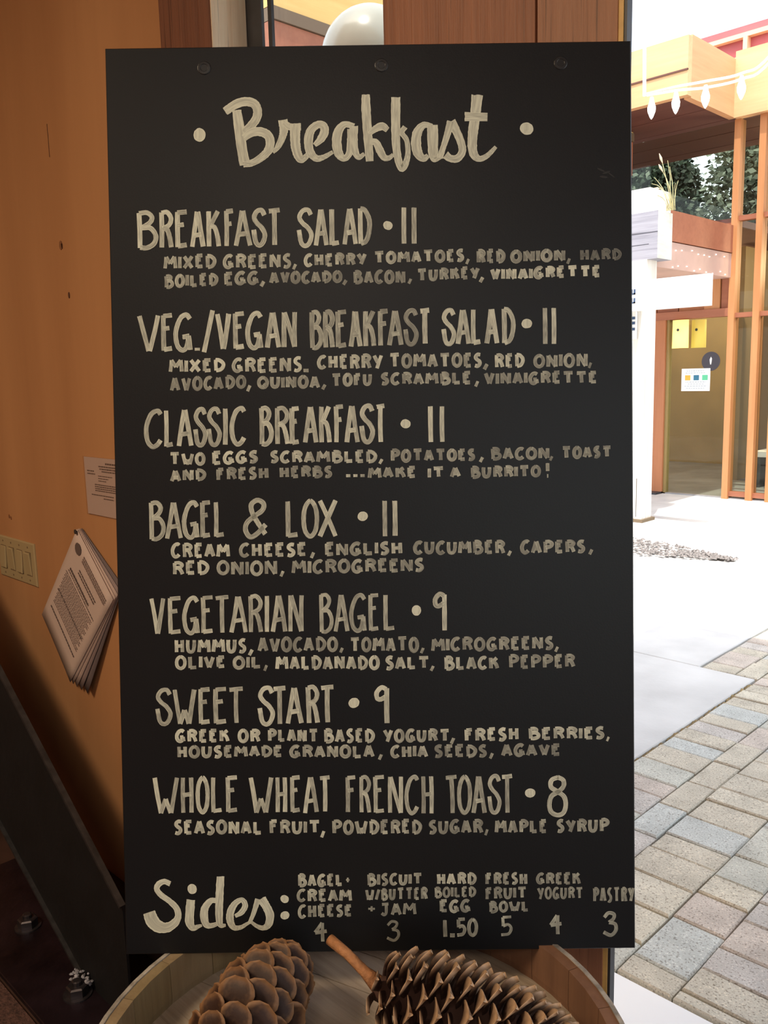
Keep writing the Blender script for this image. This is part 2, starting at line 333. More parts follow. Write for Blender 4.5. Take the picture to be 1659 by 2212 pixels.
# entry bay: door, jamb, fixed pane
MB().box(-4.855, -4.73, FY-.06, FY+.08, 0, 1.99).build('door_jamb', REDV, fb)
MB().box(-4.73, -4.70, FY-.03, FY+.05, 0, 1.99).build('pane_bead', plain('olive_bead', (.33, .24, .09), .6), fb)
MB().box(-4.70, -4.016, FY, FY+.012, .02, 1.98).build('pane', GLASS2, fb)
MB().box(-6.6, -4.016, FY-.07, FY+.06, 1.985, 2.07).build('lintel', RED, fb)
for i, (x0, x1, m) in enumerate(((-6.6, -4.86, REDV), (-4.85, -4.6, RED), (-4.59, -4.30, REDV), (-4.11, -4.02, RED))):
    MB().box(x0, x1, FY-.03, FY+.05, 2.07, 2.40).build('transom_panel', m, fb)
MB().box(-4.29, -4.12, FY-.05, FY+.05, 2.07, 2.40).build('transom_block', AMB, fb)
MB().box(-6.6, -5.95, FY-.03, FY+.05, 0, 1.99).build('wall_panel', REDV, fb)
dr = MB().box(-4.935, -4.858, FY-.045, FY+.0, .03, 1.93).build('door', AMB, fb)
dr['label'] = 'amber wood glazed entry door'
MB().box(-5.80, -5.70, FY-.045, FY, .03, 1.93).build('door_stile', AMB, dr)
MB().box(-5.70, -4.935, FY-.045, FY, 1.83, 1.93).build('door_rail', AMB, dr)
MB().box(-5.70, -4.935, FY-.045, FY, .03, .30).build('door_rail', AMB, dr)
MB().box(-5.70, -4.935, FY-.03, FY-.018, .30, 1.83).build('door_pane', GLASS2, dr)
hp = MB().box(-4.925, -4.868, FY-.053, FY-.045, .79, 1.05).build('handle_plate', plain('black_hardware', (.02, .018, .025), .35), dr)
MB().box(-6.6, -4.73, FY-.2, FY+.1, -.01, .022).build('threshold', METAL, fb)
# canopy over the entry with red fascia and pale panel under it
MB().box(-9, -3.99, 7.86, FY, 2.64, 2.92).build('canopy_fascia', RED, fb)
MB().box(-9, -4.0, 7.60, FY, 2.385, 2.632).build('canopy_panel', plain('dusty_pink_panel', (.55, .37, .31), .7, 0, .1, 2), fb)
cw = MB(); rr = random.Random(4)
for row in range(2):
    for i in range(9):
        y_ = 7.9+i*.15+.06*row; z_ = 2.57-.16*row
        y_ += rr.uniform(-.04, .04); z_ += rr.uniform(-.02, .02); cw.box(-3.998, -3.99, y_, y_+.012, z_, z_+.008)
tag(cw.build('twinkle_lights', emit('tiny_warm_bulbs', (1, .95, .85), 3.0), fb), kind='stuff')
# grey beam end, white post, white sign
gb = tag(MB().box(-8, -3.866, 7.43, 7.70, 2.43, 2.845).build('roof_beam', GREYW), 'weathered grey square timber beam under the canopy edge', 'beam')
for z_, x1 in ((2.56, -3.95), (2.66, -3.867), (2.71, -4.3)): MB().box(-8, x1, 7.4285, 7.4305, z_, z_+.006).build('beam_check', plain('beam_crack', (.08, .08, .10), .9), gb)
MB().box(-3.866, -3.862, 7.432, 7.698, 2.432, 2.843).build('end_grain', wood('end_grain_sunlit', (.50, .50, .42), (.78, .78, .70), 'Y', 3, 3, .85, .8, .3), gb)['label'] = 'pale sunlit end grain'  # sunlit side: paler tone put into the beam end's colour
po = tag(MB().box(-4.20, -3.965, 7.43, 7.62, -.02, 2.43).build('weathered_post', WPOST), 'weathered white square timber post carrying the grey beam', 'post')
MB().box(-4.025, -4.018, 7.428, 7.432, .05, .42).build('post_crack', plain('post_split', (.12, .10, .08), .9), po)
MB().box(-4.23, -3.94, 7.40, 7.65, -.02, .03).build('post_foot', plain('rusty_foot', (.18, .13, .08), .9), po)
sg = empty('directional_sign', (-3.9, 7.1, 2.0), 'long white sign board hung on the white post', 'sign')
MB().box(-4.9, -3.19, 7.02, 7.09, 1.95, 2.205).build('sign_board', WHITE, sg)
MB().box(-4.3, -3.99, 7.09, 7.43, 2.02, 2.14).build('sign_bracket', plain('bracket_tan', (.55, .48, .34), .7), sg)
NAVY = plain('navy_letters', (.03, .07, .16), .6)
for k, (z_, h_) in enumerate(((2.09, .045), (2.015, .045))):
    for q in range(1):
        x_ = -3.848-q*.075
        mbx = MB().box(x_-.045, x_+.0, 7.016, 7.02, z_, z_+.012).box(x_-.045, x_-.028, 7.016, 7.02, z_, z_+h_).box(x_-.016, x_, 7.016, 7.02, z_, z_+h_)
        mbx.build('sign_letter', NAVY, sg)
pn = tag(MB().box(-4.36, -4.045, 7.395, 7.425, 1.72, 1.97).build('post_notice', WHITE), 'small white notice with navy writing on the post below the sign', 'notice')
for z_ in (1.90, 1.855, 1.80): MB().box(-4.33, -4.052, 7.391, 7.395, z_, z_+.025).build('notice_writing', NAVY, pn)
# planter with dry grass above the beam
pl = tag(MB().box(-4.5, -3.985, 7.5, 7.9, 2.847, 3.07).build('planter_box', plain('planter_white', (.82, .81, .78), .7)), 'white planter box standing on the grey beam', 'planter')
MB().box(-4.47, -4.015, 7.53, 7.87, 3.05, 3.075).build('soil', plain('soil', (.08, .05, .03), .95), pl)
gp = empty('ornamental_grass', (-3.83, 7.62, 2.845), 'dry feathery ornamental grass rising beside the planter box', 'plant')
GRS = plain('dry_grass', (.55, .50, .26), .8, 0, .3, 8); SEED = plain('seed_head', (.72, .55, .38), .9)
rgx = random.Random(12)
for i, (dx, h_, lean, hd) in enumerate(((-.02, .50, -.09, 1), (.0, .42, -.14, 1), (-.01, .33, -.20, 1), (-.03, .30, -.12, 0), (.02, .25, .03, 0), (-.02, .45, -.06, 0), (.0, .20, -.10, 0), (.01, .38, -.04, 0), (-.05, .28, -.24, 1), (.03, .22, .02, 0), (-.04, .36, -.16, 0))):
    pts = []
    for k in range(7):
        t_ = k/6; pts.append((-3.83+dx+lean*t_**2, 7.62+rgx.uniform(-.01, .01)+.05*t_*(i % 3-1), 2.86+h_*t_-.10*t_**3*(lean < -.15)))
    st_ = MB().tube(pts, [.005-.003*k/6 for k in range(7)], 4).build('grass_blade', GRS, gp)
    if hd:
        MB().tube([pts[-2], [(a+b)/2 for a, b in zip(pts[-2], pts[-1])], pts[-1]], [.004, .012, .003], 5).build('seed_head', SEED, st_)
# upper roof: glulam fascia, side fascia, boarded soffit
ur = empty('upper_roof', (-6, 9, 4), 'deep amber glulam fascia and boarded soffit roof above the entry', 'roof')
MB().box(-9, -4.0, 8.20, 8.28, 4.0, 4.53).build('front_fascia', GLU, ur)
MB().box(-4.07, -4.0, 8.28, 9.30, 3.985, 4.55).build('side_fascia', wood('glulam_amber_side', (.52, .27, .13), (.76, .46, .24), 'Y', .6, 9, .6, .9, .08), ur)
MB().box(-4.0, 1, 9.25, 9.35, 3.98, 4.62).build('front_fascia', GLU, ur)
for k in range(9):
    y0 = 8.29+k*.262; MB().box(-9, -4.07 if y0 < 9.2 else 1, y0, y0+.256, 4.0+.003*(k % 2), 4.06).build('soffit_board', SOFF, ur)
MB().box(-9, -4.07, 8.28, 10.65, 4.06, 4.5).build('roof_deck', SOFF, ur); MB().box(-4.07, 1, 9.35, 10.65, 4.06, 4.55).build('roof_deck', SOFF, ur)
MB().box(-9, -4.0, 8.19, 8.21, 4.22, 4.235).build('lamination_line', SOFF, ur)
MB().box(-9, -4.35, 9.0, 9.35, 3.35, 3.55).build('tie_beam', SOFF, ur) if False else None
# clerestory glass above canopy
MB().box(-6.6, -4.016, FY, FY+.012, 2.95, 3.98).build('clerestory_pane', GLASS2, fb)
MB().box(-6.6, -4.016, FY-.04, FY+.05, 2.92, 2.955).build('clerestory_sill', RED, fb)
# red clerestory band behind the roof
rb = empty('rear_red_roof', (-3, 11, 4.6), 'hazy red stepped roof boards high behind the amber fascia', 'roof')
PINK = plain('red_roof_boards', (.52, .13, .14), .7, 0, .15, 2); PALE = plain('pale_roof_trim', (.85, .60, .38), .6)
MB().box(-5.4, 4, 10.8, 10.86, 5.05, 5.26).build('red_board', PINK, rb)
MB().box(-5.2, 4, 10.72, 10.86, 5.26, 5.31).build('pale_trim', PALE, rb)
MB().box(-5.6, 4, 10.82, 10.86, 5.31, 5.42).build('red_board', PINK, rb)
MB().box(-5.2, 4, 10.7, 10.86, 4.98, 5.05).build('pale_trim', PALE, rb)
for x_ in (-4.55, -3.9, -3.3): MB().box(x_, x_+.05, 10.70, 10.8, 5.05, 5.26).build('pale_post', PALE, rb)
MB().box(-5.4, 4, 10.86, 11.2, 4.5, 5.42).build('roof_core', PINK, rb)
# bent amber glass wall lamp, plus a dimmer glowing copy added for its reflection
AG = emit('amber_glass_lit', (1, .72, .22), 1.1); AG2 = emit('amber_glass_mirrored', (.85, .60, .12), .75)
def wall_lamp(x, y, w, m, lab, s):
    o = empty('wall_lamp', (x, y, 1.66), lab, 'lamp')
    mb = MB(); n = 9; b0 = 0
    for zi in range(2):
        for k in range(n):
            a = -1+2*k/(n-1); bul = .05*(1-a*a)
            mb.v.append((x+a*w/2*(1.0 if zi else 1.04), y-.05-bul, 1.665+zi*.31)); 
    for k in range(n-1): mb.f.append((k, k+1, n+k+1, n+k))
    sh = mb.build('glass_shade', m, o, smooth=True)
    md = sh.modifiers.new('thick', 'SOLIDIFY'); md.thickness = .006
    MB().box(x-w/2*.7, x+w/2*.7, y-.04, y, 1.72, 1.92).build('back_plate', METAL, o)
    mp_ = Matrix.Translation((x, y-.112, 1.865)) @ Matrix.Rotation(math.radians(90), 4, 'X')
    c_ = MB().lathe([(.014, 0), (.016, .004), (.012, .008)], 12); c_.v = [tuple(mp_ @ Vector(p)) for p in c_.v]; c_.build('screw_cap', METAL, o)
    return o
wall_lamp(-4.545, FY-.02, .19, AG, 'bright amber glass wall lamp left of its dimmer mirrored copy', 0)
wall_lamp(-4.415, FY+.16, .17, AG2, 'dimmer copy standing in for the lamp mirrored in the window', 1)
# restroom poster and round decal on the pane
ps = empty('notice_poster', (-4.38, FY-.006, 1.2), 'white poster with orange blue and green squares on the window', 'poster')
MB().box(-4.548, -4.216, FY-.008, FY-.002, 1.185, 1.435).build('paper', plain('poster_white', (.9, .92, .95), .5), ps)
for x_, m in ((-4.505, (.9, .45, .05)), (-4.405, (.02, .16, .28)), (-4.305, (.12, .6, .33))):
    MB().box(x_, x_+.062, FY-.011, FY-.008, 1.305, 1.362).build('picture_square', plain('print_%d' % int(m[0]*100), m, .5), ps)
GT = plain('poster_text_grey', (.45, .50, .55), .6)
for z_, a, b_ in ((1.405, -4.49, -4.28), (1.382, -4.50, -4.27), (1.282, -4.50, -4.26), (1.259, -4.47, -4.28), (1.236, -4.51, -4.25), (1.213, -4.49, -4.27)):
    mb = MB(); xx_ = a; rr2 = random.Random(int(z_*1000))
    while xx_ < b_:
        w_ = rr2.uniform(.012, .03); mb.box(xx_, min(xx_+w_, b_), FY-.0095, FY-.008, z_, z_+.008); xx_ += w_+.008
    mb.build('text_line', GT, ps)
dc = empty('round_window_decal', (-4.2, FY-.004, 1.4), 'round dark decal with a small white figure on the window', 'decal')
rot = Matrix.Translation((-4.215, FY-.002, 1.51)) @ Matrix.Rotation(math.radians(90), 4, 'X')
m_ = MB().lathe([(.105, 0), (.105, .002)], 32); m_.v = [tuple(rot @ Vector(p)) for p in m_.v]; m_.build('disc', plain('decal_dark', (.05, .045, .06), .6), dc)
m_ = MB().prism([(0, .05), (.012, .03), (.010, .0), (.004, -.035), (-.006, -.035), (-.012, 0), (-.014, .02)], .002, .003); m_.v = [tuple(rot @ Vector(p)) for p in m_.v]; m_.build('figure', WHITE, dc)
# string lights
sl = empty('string_lights', (-2.8, 6, 3.3), 'white festoon cable with four lit bulbs and a hanging drop', 'string lights')
WC = plain('white_cable', (.9, .88, .80), .5); BULB = emit('lit_bulb', (1, .97, .9), 6.0)
def catl(pts, n=24):
    P = [Vector(p) for p in pts]; out = []
    P = [P[0]*2-P[1]]+P+[P[-1]*2-P[-2]]
    for i in range(1, len(P)-2):
        for k in range(n//(len(P)-3)):
            t = k/(n//(len(P)-3)); a, b, c, d_ = P[i-1:i+3]
            out.append(.5*((2*b)+(c-a)*t+(2*a-5*b+4*c-d_)*t*t+(3*b-a-3*c+d_)*t**3))
    out.append(P[-2]); return out
MB().tube(catl([(-3.23, 6, 3.39), (-3.0, 6, 3.385), (-2.8, 6, 3.37), (-2.55, 6, 3.36), (-2.35, 6, 3.44), (-1.6, 5.6, 3.9)], 30), .009, 6).build('cable', WC, sl)
MB().tube(catl([(-3.23, 6, 3.38), (-3.0, 6, 3.36), (-2.8, 6, 3.33), (-2.55, 6, 3.325), (-2.35, 6, 3.40), (-1.6, 5.6, 3.86)], 30), .009, 6).build('cable', WC, sl)
MB().tube([(-3.25, 6, 3.38), (-3.26, 6, 3.85)], .013, 8).build('drop_cable', WC, sl)
for x_, z_ in ((-3.192, 3.36), (-3.009, 3.355), (-2.795, 3.345), (-2.55, 3.345)):
    o = MB().lathe([(.012, .0), (.018, -.03)], 10, (x_, 6, z_)).build('socket', WC, sl)
    MB().lathe([(.016, -.03), (.028, -.07), (.026, -.10), (.012, -.135), (.002, -.15)], 12, (x_, 6, z_)).build('bulb', BULB, o, smooth=True)
# globe lantern and neighbouring beam seen through the left window
gl = empty('globe_lantern', (-2.93, 3.0, 0), 'large frosted globe lantern outside the left window', 'lantern')
m_ = MB().lathe([(.02, -.228)]+[(.228*math.cos(a), .228*math.sin(a)) for a in [math.radians(x_) for x_ in range(-80, 90, 10)]]+[(.01, .228)], 28, (-3.035, 3.02, 2.905))
m_.build('globe', plain('frosted_globe', (.34, .34, .29), .22, 0, .12, 4), gl, smooth=True)
MB().tube([(-3.035, 3.02, 0), (-3.035, 3.02, 2.68)], .035, 10).build('pole', METAL, gl)
MB().lathe([(.12, 0), (.12, .02), (.05, .05)], 16, (-3.035, 3.02, -.01)).build('foot', METAL, gl)
MB().lathe([(.05, 0), (.09, .03), (.10, .05)], 16, (-3.035, 3.02, 2.64)).build('collar', METAL, gl)
sb = empty('side_porch_roof', (-5.2, 5, 3.9), 'amber porch beam with a dark strap outside the left window', 'roof')
GY = wood('glulam_amber_long', (.62, .36, .10), (.86, .60, .24), 'Y', .6, 9, .6, .9, .08)
MB().box(-5.2, -5.0, 4.03, 9.0, 3.99, 4.5).build('porch_beam', GY, sb)
MB().box(-5.15, -4.985, 4.03, 9.0, 3.90, 3.985).build('stripe', plain('stripe_dark', (.16, .11, .07), .7), sb)  # dark strip fills the gap between beam and plate
MB().box(-5.2, -5.0, 4.03, 9.0, 3.55, 3.895).build('porch_plate', RED, sb)
MB().box(-5.2, -5.03, 4.05, 4.25, 0, 3.55).build('porch_post', RED, sb)
# trees beyond
LEAF = [plain('leaf_dark', (.035, .06, .035), .6, 0, .5, 1.5), plain('leaf_grey_green', (.11, .14, .10), .6, 0, .5, 1.5)]
BARK = plain('bark', (.12, .08, .05), .9)
def tree(x, y, h, r, n, seed, m, lab):
    o = empty('conifer_tree', (x, y, -.02), lab, 'tree', 'trees beyond the glass fronted building')
    rt = random.Random(seed); t_ = MB().tube([(x, y, -.05), (x+.1, y, h*.5), (x, y, h)], [.22, .14, .03], 8).build('trunk', BARK, o)
    mb = MB()
    for c in range(n):
        hz = h*(.16+.84*rt.random()**.9); rad = r*(1.05-hz/h)**.6*math.sqrt(rt.random()); a = rt.uniform(0, 6.283)
        cc = Vector((x+rad*math.cos(a), y+rad*math.sin(a), hz)); 
        for q in range(9):
            d_ = Vector((rt.gauss(0, 1), rt.gauss(0, 1), rt.gauss(0, .7))).normalized(); p = cc+d_*rt.uniform(.03, .26)
            u = Vector((rt.gauss(0, 1), rt.gauss(0, 1), rt.gauss(0, .5))).normalized(); v_ = u.cross(d_).normalized(); s_ = rt.uniform(.03, .075)
            b0 = len(mb.v); mb.v += [tuple(p+u*s_), tuple(p+v_*s_*.6), tuple(p-u*s_), tuple(p-v_*s_*.6)]; mb.f.append((b0, b0+1, b0+2, b0+3))
    tag(mb.build('foliage', m, o), kind='stuff')
TL_ = ['tall dark conifer beyond the glass fronted building, nearest the beam end', 'grey green tree seen through the upper glass between the mullions', 'broad dark conifer farther back left of the clerestory', 'grey green tree behind the far right mullions', 'dark conifer at the far left behind the building', 'small dark tree behind the right end of the building']
for i, (x_, y_, h_, r_, n_) in enumerate(((-8.1, 15.2, 6.0, 1.9, 4200), (-5.75, 14.3, 5.9, 1.5, 2100), (-10.9, 20.5, 7.4, 2.3, 3000), (-6.9, 19.8, 7.0, 1.7, 1500), (-13.5, 15.5, 6, 2.3, 1500), (-2.4, 15.5, 5.6, 1.6, 1200))):
    tree(x_, y_, h_, r_, n_, 40+i, LEAF[i % 2], TL_[i])
# ------------------------------------------------------------------ things on the plywood wall
def wallM(x, z, ang=0, y=.98):   # local (u right, v up, w towards the room) on the wall plane
    return Matrix.Translation((x, y, z)) @ Matrix.Rotation(math.radians(90), 4, 'X') @ Matrix.Rotation(ang, 4, 'Z')
def onm(M, mb): mb.v = [tuple(M @ Vector(p)) for p in mb.v]; return mb
IV = plain('aged_ivory_plastic', (.42, .32, .17), .45); IVD = plain('switch_gap', (.20, .13, .07), .7)
sp = empty('light_switch_plate', (-2.49, .98, .945), 'ivory wall plate with four rocker switches on the plywood wall', 'switch')
onm(wallM(-2.495, .945), MB().bev(-.128, .128, -.062, .062, 0, .006, .003)).build('cover_plate', IV, sp)
for k in range(4):
    cx_ = -.087+k*.058*1.0
    g_ = onm(wallM(-2.495, .945), MB().box(cx_-.0185, cx_+.0185, -.035, .035, .006, .0066)).build('switch_gap', IVD, sp)
    Mk = wallM(-2.495, .945) @ Matrix.Translation((cx_, 0, .0075)) @ Matrix.Rotation(math.radians(4 if k % 2 else -4), 4, 'X')
    onm(Mk, MB().bev(-.0165, .0165, -.033, .033, -.002, .003, .002)).build('rocker', IV, sp)
    for v_ in (-.048, .048): onm(wallM(-2.495+cx_, .945+v_), MB().prism([(.003*math.cos(a*.785), .003*math.sin(a*.785)) for a in range(8)], .006, .0068)).build('screw', IVD, sp)
PAPER = plain('pinkish_paper', (.62, .47, .42), .7); PAPER2 = plain('paper_sheet', (.60, .46, .40), .8); INK = plain('ink_grey', (.13, .09, .08), .8); INKL = plain('ink_light', (.27, .19, .165), .8)
PLAST = plain('clear_sleeve', (.60, .50, .47), .12, 0, 0, 1, .35, 28, .8)
nt_ = empty('notice_in_sleeve', (-1.88, .975, 1.2), 'printed notice in a shiny plastic sleeve on the plywood wall', 'notice')
Mn = wallM(-1.885, 1.199)
onm(Mn, MB().box(-.138, .138, -.071, .071, .001, .003)).build('paper', PAPER, nt_)
def lines(M, parent, rows, seed, mat, w0=.0012):
    rr_ = random.Random(seed)
    for (u0, u1, v_, h_) in rows:
        mb = MB(); u = u0
        while u < u1:
            w_ = rr_.uniform(.003, .011); mb.box(u, min(u+w_, u1), v_, v_+h_, w0, w0+.0003); u += w_+.0018
        onm(M, mb).build('text_line', mat, parent)
lines(Mn, nt_, [(-.03, .03, .056, .004), (-.065, .09, .049, .003), (-.06, .09, .043, .003), (-.05, .08, .037, .003), (-.125, -.09, .036, .003), (-.125, -.085, .029, .003), (-.07, .0, .026, .002), (-.07, -.02, .020, .002), (-.07, -.03, .014, .002),
   (-.09, .11, .004, .0025), (-.09, .11, -.001, .0025), (-.09, .11, -.006, .0025), (-.09, .10, -.011, .0025), (-.11, .0, -.022, .0025), (-.05, .0, -.029, .0025)], 5, INK, .0031)
sleeve = onm(Mn, MB().box(-.140, .140, -.073, .073, .0045, .005)).build('sleeve', glass_mat('sleeve_film', (.96, .95, .94), .03, .08), nt_)
# paper bundle hung by one corner
bd = empty('paper_bundle', (-2.063, .97, 1.086), 'stapled bundle of printed pages hanging by one corner from a nail', 'papers')
p_st = Vector((-2.063, 1.086)); ang = math.atan2(-.272, -.262)
def sheet(da, w, L, off, name, mat, curl=0., parent=bd):
    """sheet hung at the nail: long side direction = down-left"""
    ca = Vector((math.cos(ang+da), math.sin(ang+da))); cb = Vector((-ca.y, ca.x))  # cb = down-right direction
    mb = MB(); nu, nv = 10, 8
    for i in range(nu+1):
        for j in range(nv+1):
            a, b_ = i/nu, j/nv; p = p_st+ca*(L*b_)+cb*(w*a)
            lift = off+curl*(a**2*b_*1.0)+.004*b_*a
            mb.v.append((p.x, .98-lift, p.y))
    for i in range(nu):
        for j in range(nv): q = i*(nv+1)+j; mb.f.append((q, q+1, q+nv+2, q+nv+1))
    o = mb.build(name, mat, parent, smooth=True); md = o.modifiers.new('t', 'SOLIDIFY'); md.thickness = .0006; return o, ca, cb
_L, _W = .377, .226
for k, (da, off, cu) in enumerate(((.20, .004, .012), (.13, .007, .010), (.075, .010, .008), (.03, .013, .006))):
    sheet(da, _W, _L, off, 'page', plain('page_shade_%d' % k, ((.16, .12, .12), (.30, .22, .21), (.54, .40, .35), (.60, .45, .39))[k], .8), cu)  # shade between the pages put into their colour, darkest at the back
fp, ca, cb = sheet(0, _W, _L, .017, 'front_page', PAPER2, .004)
# long axis of page runs cb (across) ; text rows follow ca direction reversed
def on_page(a0, a1, b0, b1):   # a along cb 0..1, b along ca 0..1
    P = []
    for a, b_ in ((a0, b0), (a1, b0), (a1, b1), (a0, b1)):
        p = p_st+ca*(_L*b_)+cb*(_W*a); P.append((p.x, .98-(.0185+.004*(a**2*b_)+.004*a*b_), p.y))
    return P
def ink(a0, a1, b0, b1, mat):
    mb = MB(); mb.v = on_page(a0, a1, b0, b1); mb.f = [(0, 1, 2, 3)]; return mb
ri = random.Random(8)
def row(b_, h_, a0, a1, mat, seedless=True):
    mb = MB(); a = a0
    while a < a1:
        w_ = ri.uniform(.015, .05); q = on_page(a, min(a+w_, a1), b_, b_+h_); n0 = len(mb.v); mb.v += q; mb.f.append((n0, n0+1, n0+2, n0+3)); a += w_+.009
    mb.build('text_line', mat, fp)
SEAL = MB(); cpt = p_st+ca*(_L*.10)+cb*(_W*.16)
SEAL.v = [(cpt.x+.017*math.cos(t_*.524), .9612, cpt.y+.017*math.sin(t_*.524)) for t_ in range(12)]; SEAL.f = [tuple(range(12))]; SEAL.build('round_seal', INK, fp)
for k in range(3): row(.075+.022*k, .015, .30, .92, INKL)
for b_ in (.205, .232): row(b_, .012, .32, .78, INK)
row(.30, .02, .16, .70, INK); row(.335, .008, .14, .88, INK)
for k in range(17): row(.37+.022*k, .009, .11+.01*(k % 2), .86-.05*(k % 3 == 2), INKL)
for b_, a1 in ((.585, .84), (.79, .86)):
    row(b_, .014, .10, a1, INK)
nail = onm(wallM(-2.063, 1.079), MB().lathe([(.002, 0), (.002, .02), (.006, .021), (.006, .023)], 10)).build('nail', METAL, bd)
# ------------------------------------------------------------------ steel brace, base plate and bolts
br = empty('steel_brace', (-2.1, .82, 0), 'dark steel brace channel rising from the base plate to the left', 'brace')
def xz(poly, y0, y1): 
    mb = MB(); n = len(poly); mb.v = [(x, y0, z) for x, z in poly]+[(x, y1, z) for x, z in poly]
    mb.f = [tuple(range(n)), tuple(range(2*n-1, n-1, -1))]+[(i, (i+1) % n, n+(i+1) % n, n+i)[::-1] for i in range(n)]; return mb
xz([(-1.645, .309), (-2.62, .993), (-2.86, .53), (-1.872, .012), (-1.645, .012)], .80, .806).build('web', STEEL, br)
EDGE = plain('paler_steel_edge', (.045, .043, .045), .45, .4, .4, 40)  # flange edges in a lighter tone than the web
xz([(-1.645, .309), (-2.62, .993), (-2.616, .999), (-1.641, .315)], .792, .806).build('top_flange', EDGE, br)
xz([(-1.872, .012), (-2.86, .53), (-2.857, .536), (-1.869, .019)], .790, .81).build('bottom_flange', EDGE, br)
wl = MB(); rw = random.Random(5)
for i in range(60):
    x = -1.866+rw.uniform(-.02, .045); z = .016+rw.uniform(0, .03); wl.lathe([(.002, 0), (.006*rw.uniform(.4, 1.1), .002), (.001, .005)], 6, (x, .797-rw.uniform(0, .03), z))
wl.build('weld_bead', plain('chalky_weld', (.35, .35, .40), .7, 0, .5, 90), br)['label'] = 'chalky grey weld at the foot'
bp_ = empty('base_plate', (-1.9, .8, 0), 'dark purple stained steel base plate bolted to the floor', 'plate')
MB().bev(-2.55, -1.35, .667, .95, 0, .012, .002).build('plate', PLATE, bp_)
BOLT = plain('galvanised_bolt', (.10, .09, .10), .35, .8, .4, 30)
def bolt(x, y, lab):
    o = empty('anchor_bolt', (x, y, .012), lab, 'bolt', None)
    MB().lathe([(.034, 0), (.034, .004), (.012, .0045)], 20, (x, y, .012)).build('washer', BOLT, o)
    MB().lathe([(.026, .0045), (.026, .024), (.022, .027), (.004, .0272)], 6, (x, y, .012)).build('hex_nut', BOLT, o)
    MB().lathe([(.012, .026), (.012, .036), (.008, .038)], 12, (x, y, .012)).build('bolt_end', BOLT, o)
bolt(-1.838, .765, 'galvanised anchor bolt in front of the weld at the brace foot')
bolt(-2.184, .792, 'dull anchor bolt farther left behind the brace')
mt = tag(box('door_mat', plain('brown_mat', (.10, .05, .04), .95, 0, .5, 120, .6, 200), -2.6, -1.55, .30, .655, 0.0, .012), 'coarse brown floor mat in front of the steel base plate', 'mat')
# ------------------------------------------------------------------ wine barrel
BX, BY, BR, BZ = -.574, .516, .277, .7785
bar = empty('wine_barrel', (BX, BY, 0), 'upright oak barrel with pine cones and the menu board on its head', 'barrel')
def brad(z): t_ = (z-BZ/2)/(BZ/2); return BR+.030*(1-t_*t_)
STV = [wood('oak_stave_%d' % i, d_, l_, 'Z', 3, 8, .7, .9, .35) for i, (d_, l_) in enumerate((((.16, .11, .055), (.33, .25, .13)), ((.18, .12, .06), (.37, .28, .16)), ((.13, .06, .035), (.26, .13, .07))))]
NS = 26; zs_ = [0, .1, .25, .39, .53, .66, .70, .735, .762, BZ]
for k in range(NS):
    a0 = 2*math.pi*k/NS+.0015; a1 = 2*math.pi*(k+1)/NS-.0015; mb = MB(); prof = []
    for z in zs_: prof.append((brad(z), z))
    inn = [(brad(z)-(.024 if z < .75 else .020 if z < BZ-.002 else .017), z) for z in reversed(zs_)]
    ring = prof+inn; n = len(ring)
    for a in (a0, (a0+a1)/2, a1):
        for r_, z in ring: mb.v.append((BX+r_*math.cos(a), BY+r_*math.sin(a), z))
    for s_ in range(2):
        for i in range(n): j = (i+1) % n; mb.f.append((s_*n+i, (s_+1)*n+i, (s_+1)*n+j, s_*n+j))
    mb.f.append(tuple(range(n))); mb.f.append(tuple(reversed(range(2*n, 3*n))))
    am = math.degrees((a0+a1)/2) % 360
    mb.build('stave', STV[2] if (am < 110 or am > 340) else STV[k % 2], bar)  # right-hand staves darker: shadow on the inner wall put into the colour
for z0, z1 in ((.712, .768), (.60, .64), (.50, .54), (.24, .28), (.14, .18), (.01, .06)):
    mb = MB(); n = 48
    for r_o in (.0005, .003):
        for z in (z0, z1):
            for k in range(n): a = 2*math.pi*k/n; mb.v.append((BX+(brad(z)+r_o)*math.cos(a), BY+(brad(z)+r_o)*math.sin(a), z))
    for k in range(n):
        j = (k+1) % n
        mb.f += [(2*n+k, 2*n+j, 3*n+j, 3*n+k), (k, n+k, n+j, j), (n+k, 3*n+k, 3*n+j, n+j), (k, j, 2*n+j, 2*n+k)]
    mb.build('hoop', plain('galvanised_hoop', (.20, .21, .24), .45, .8, .3, 20), bar, smooth=False)
rm = MB(); n = 64
for r_, z in ((brad(BZ)-.0045, BZ-.004), (brad(BZ)-.004, BZ+.0012), (brad(BZ)+.0012, BZ+.0008), (brad(BZ)+.0015, BZ-.012)):
    for k in range(n): a = 2*math.pi*k/n; rm.v.append((BX+r_*math.cos(a), BY+r_*math.sin(a), z))
for q in range(3):
    for k in range(n): j = (k+1) % n; rm.f.append((q*n+k, q*n+j, (q+1)*n+j, (q+1)*n+k))
rm.build('rim_edge', plain('pale_outer_rim', (.34, .31, .27), .7, .0, .5, 60, .3, 80), bar)['label'] = 'pale outer rim edge'  # thin outer edge in a paler tone than the staves
HZ = BZ-.052; HR = brad(HZ)-.0235
HEADW = wood('barrel_head_oak', (.20, .15, .10), (.52, .43, .33), 'X', 2.6, 12, .75, .75, .35, crack=.35)
HM = Matrix.Translation((BX, BY, 0)) @ Matrix.Rotation(math.radians(16), 4, 'Z')
edges = [-HR, -.185, -.11, -.03, .055, .13, .19, HR]
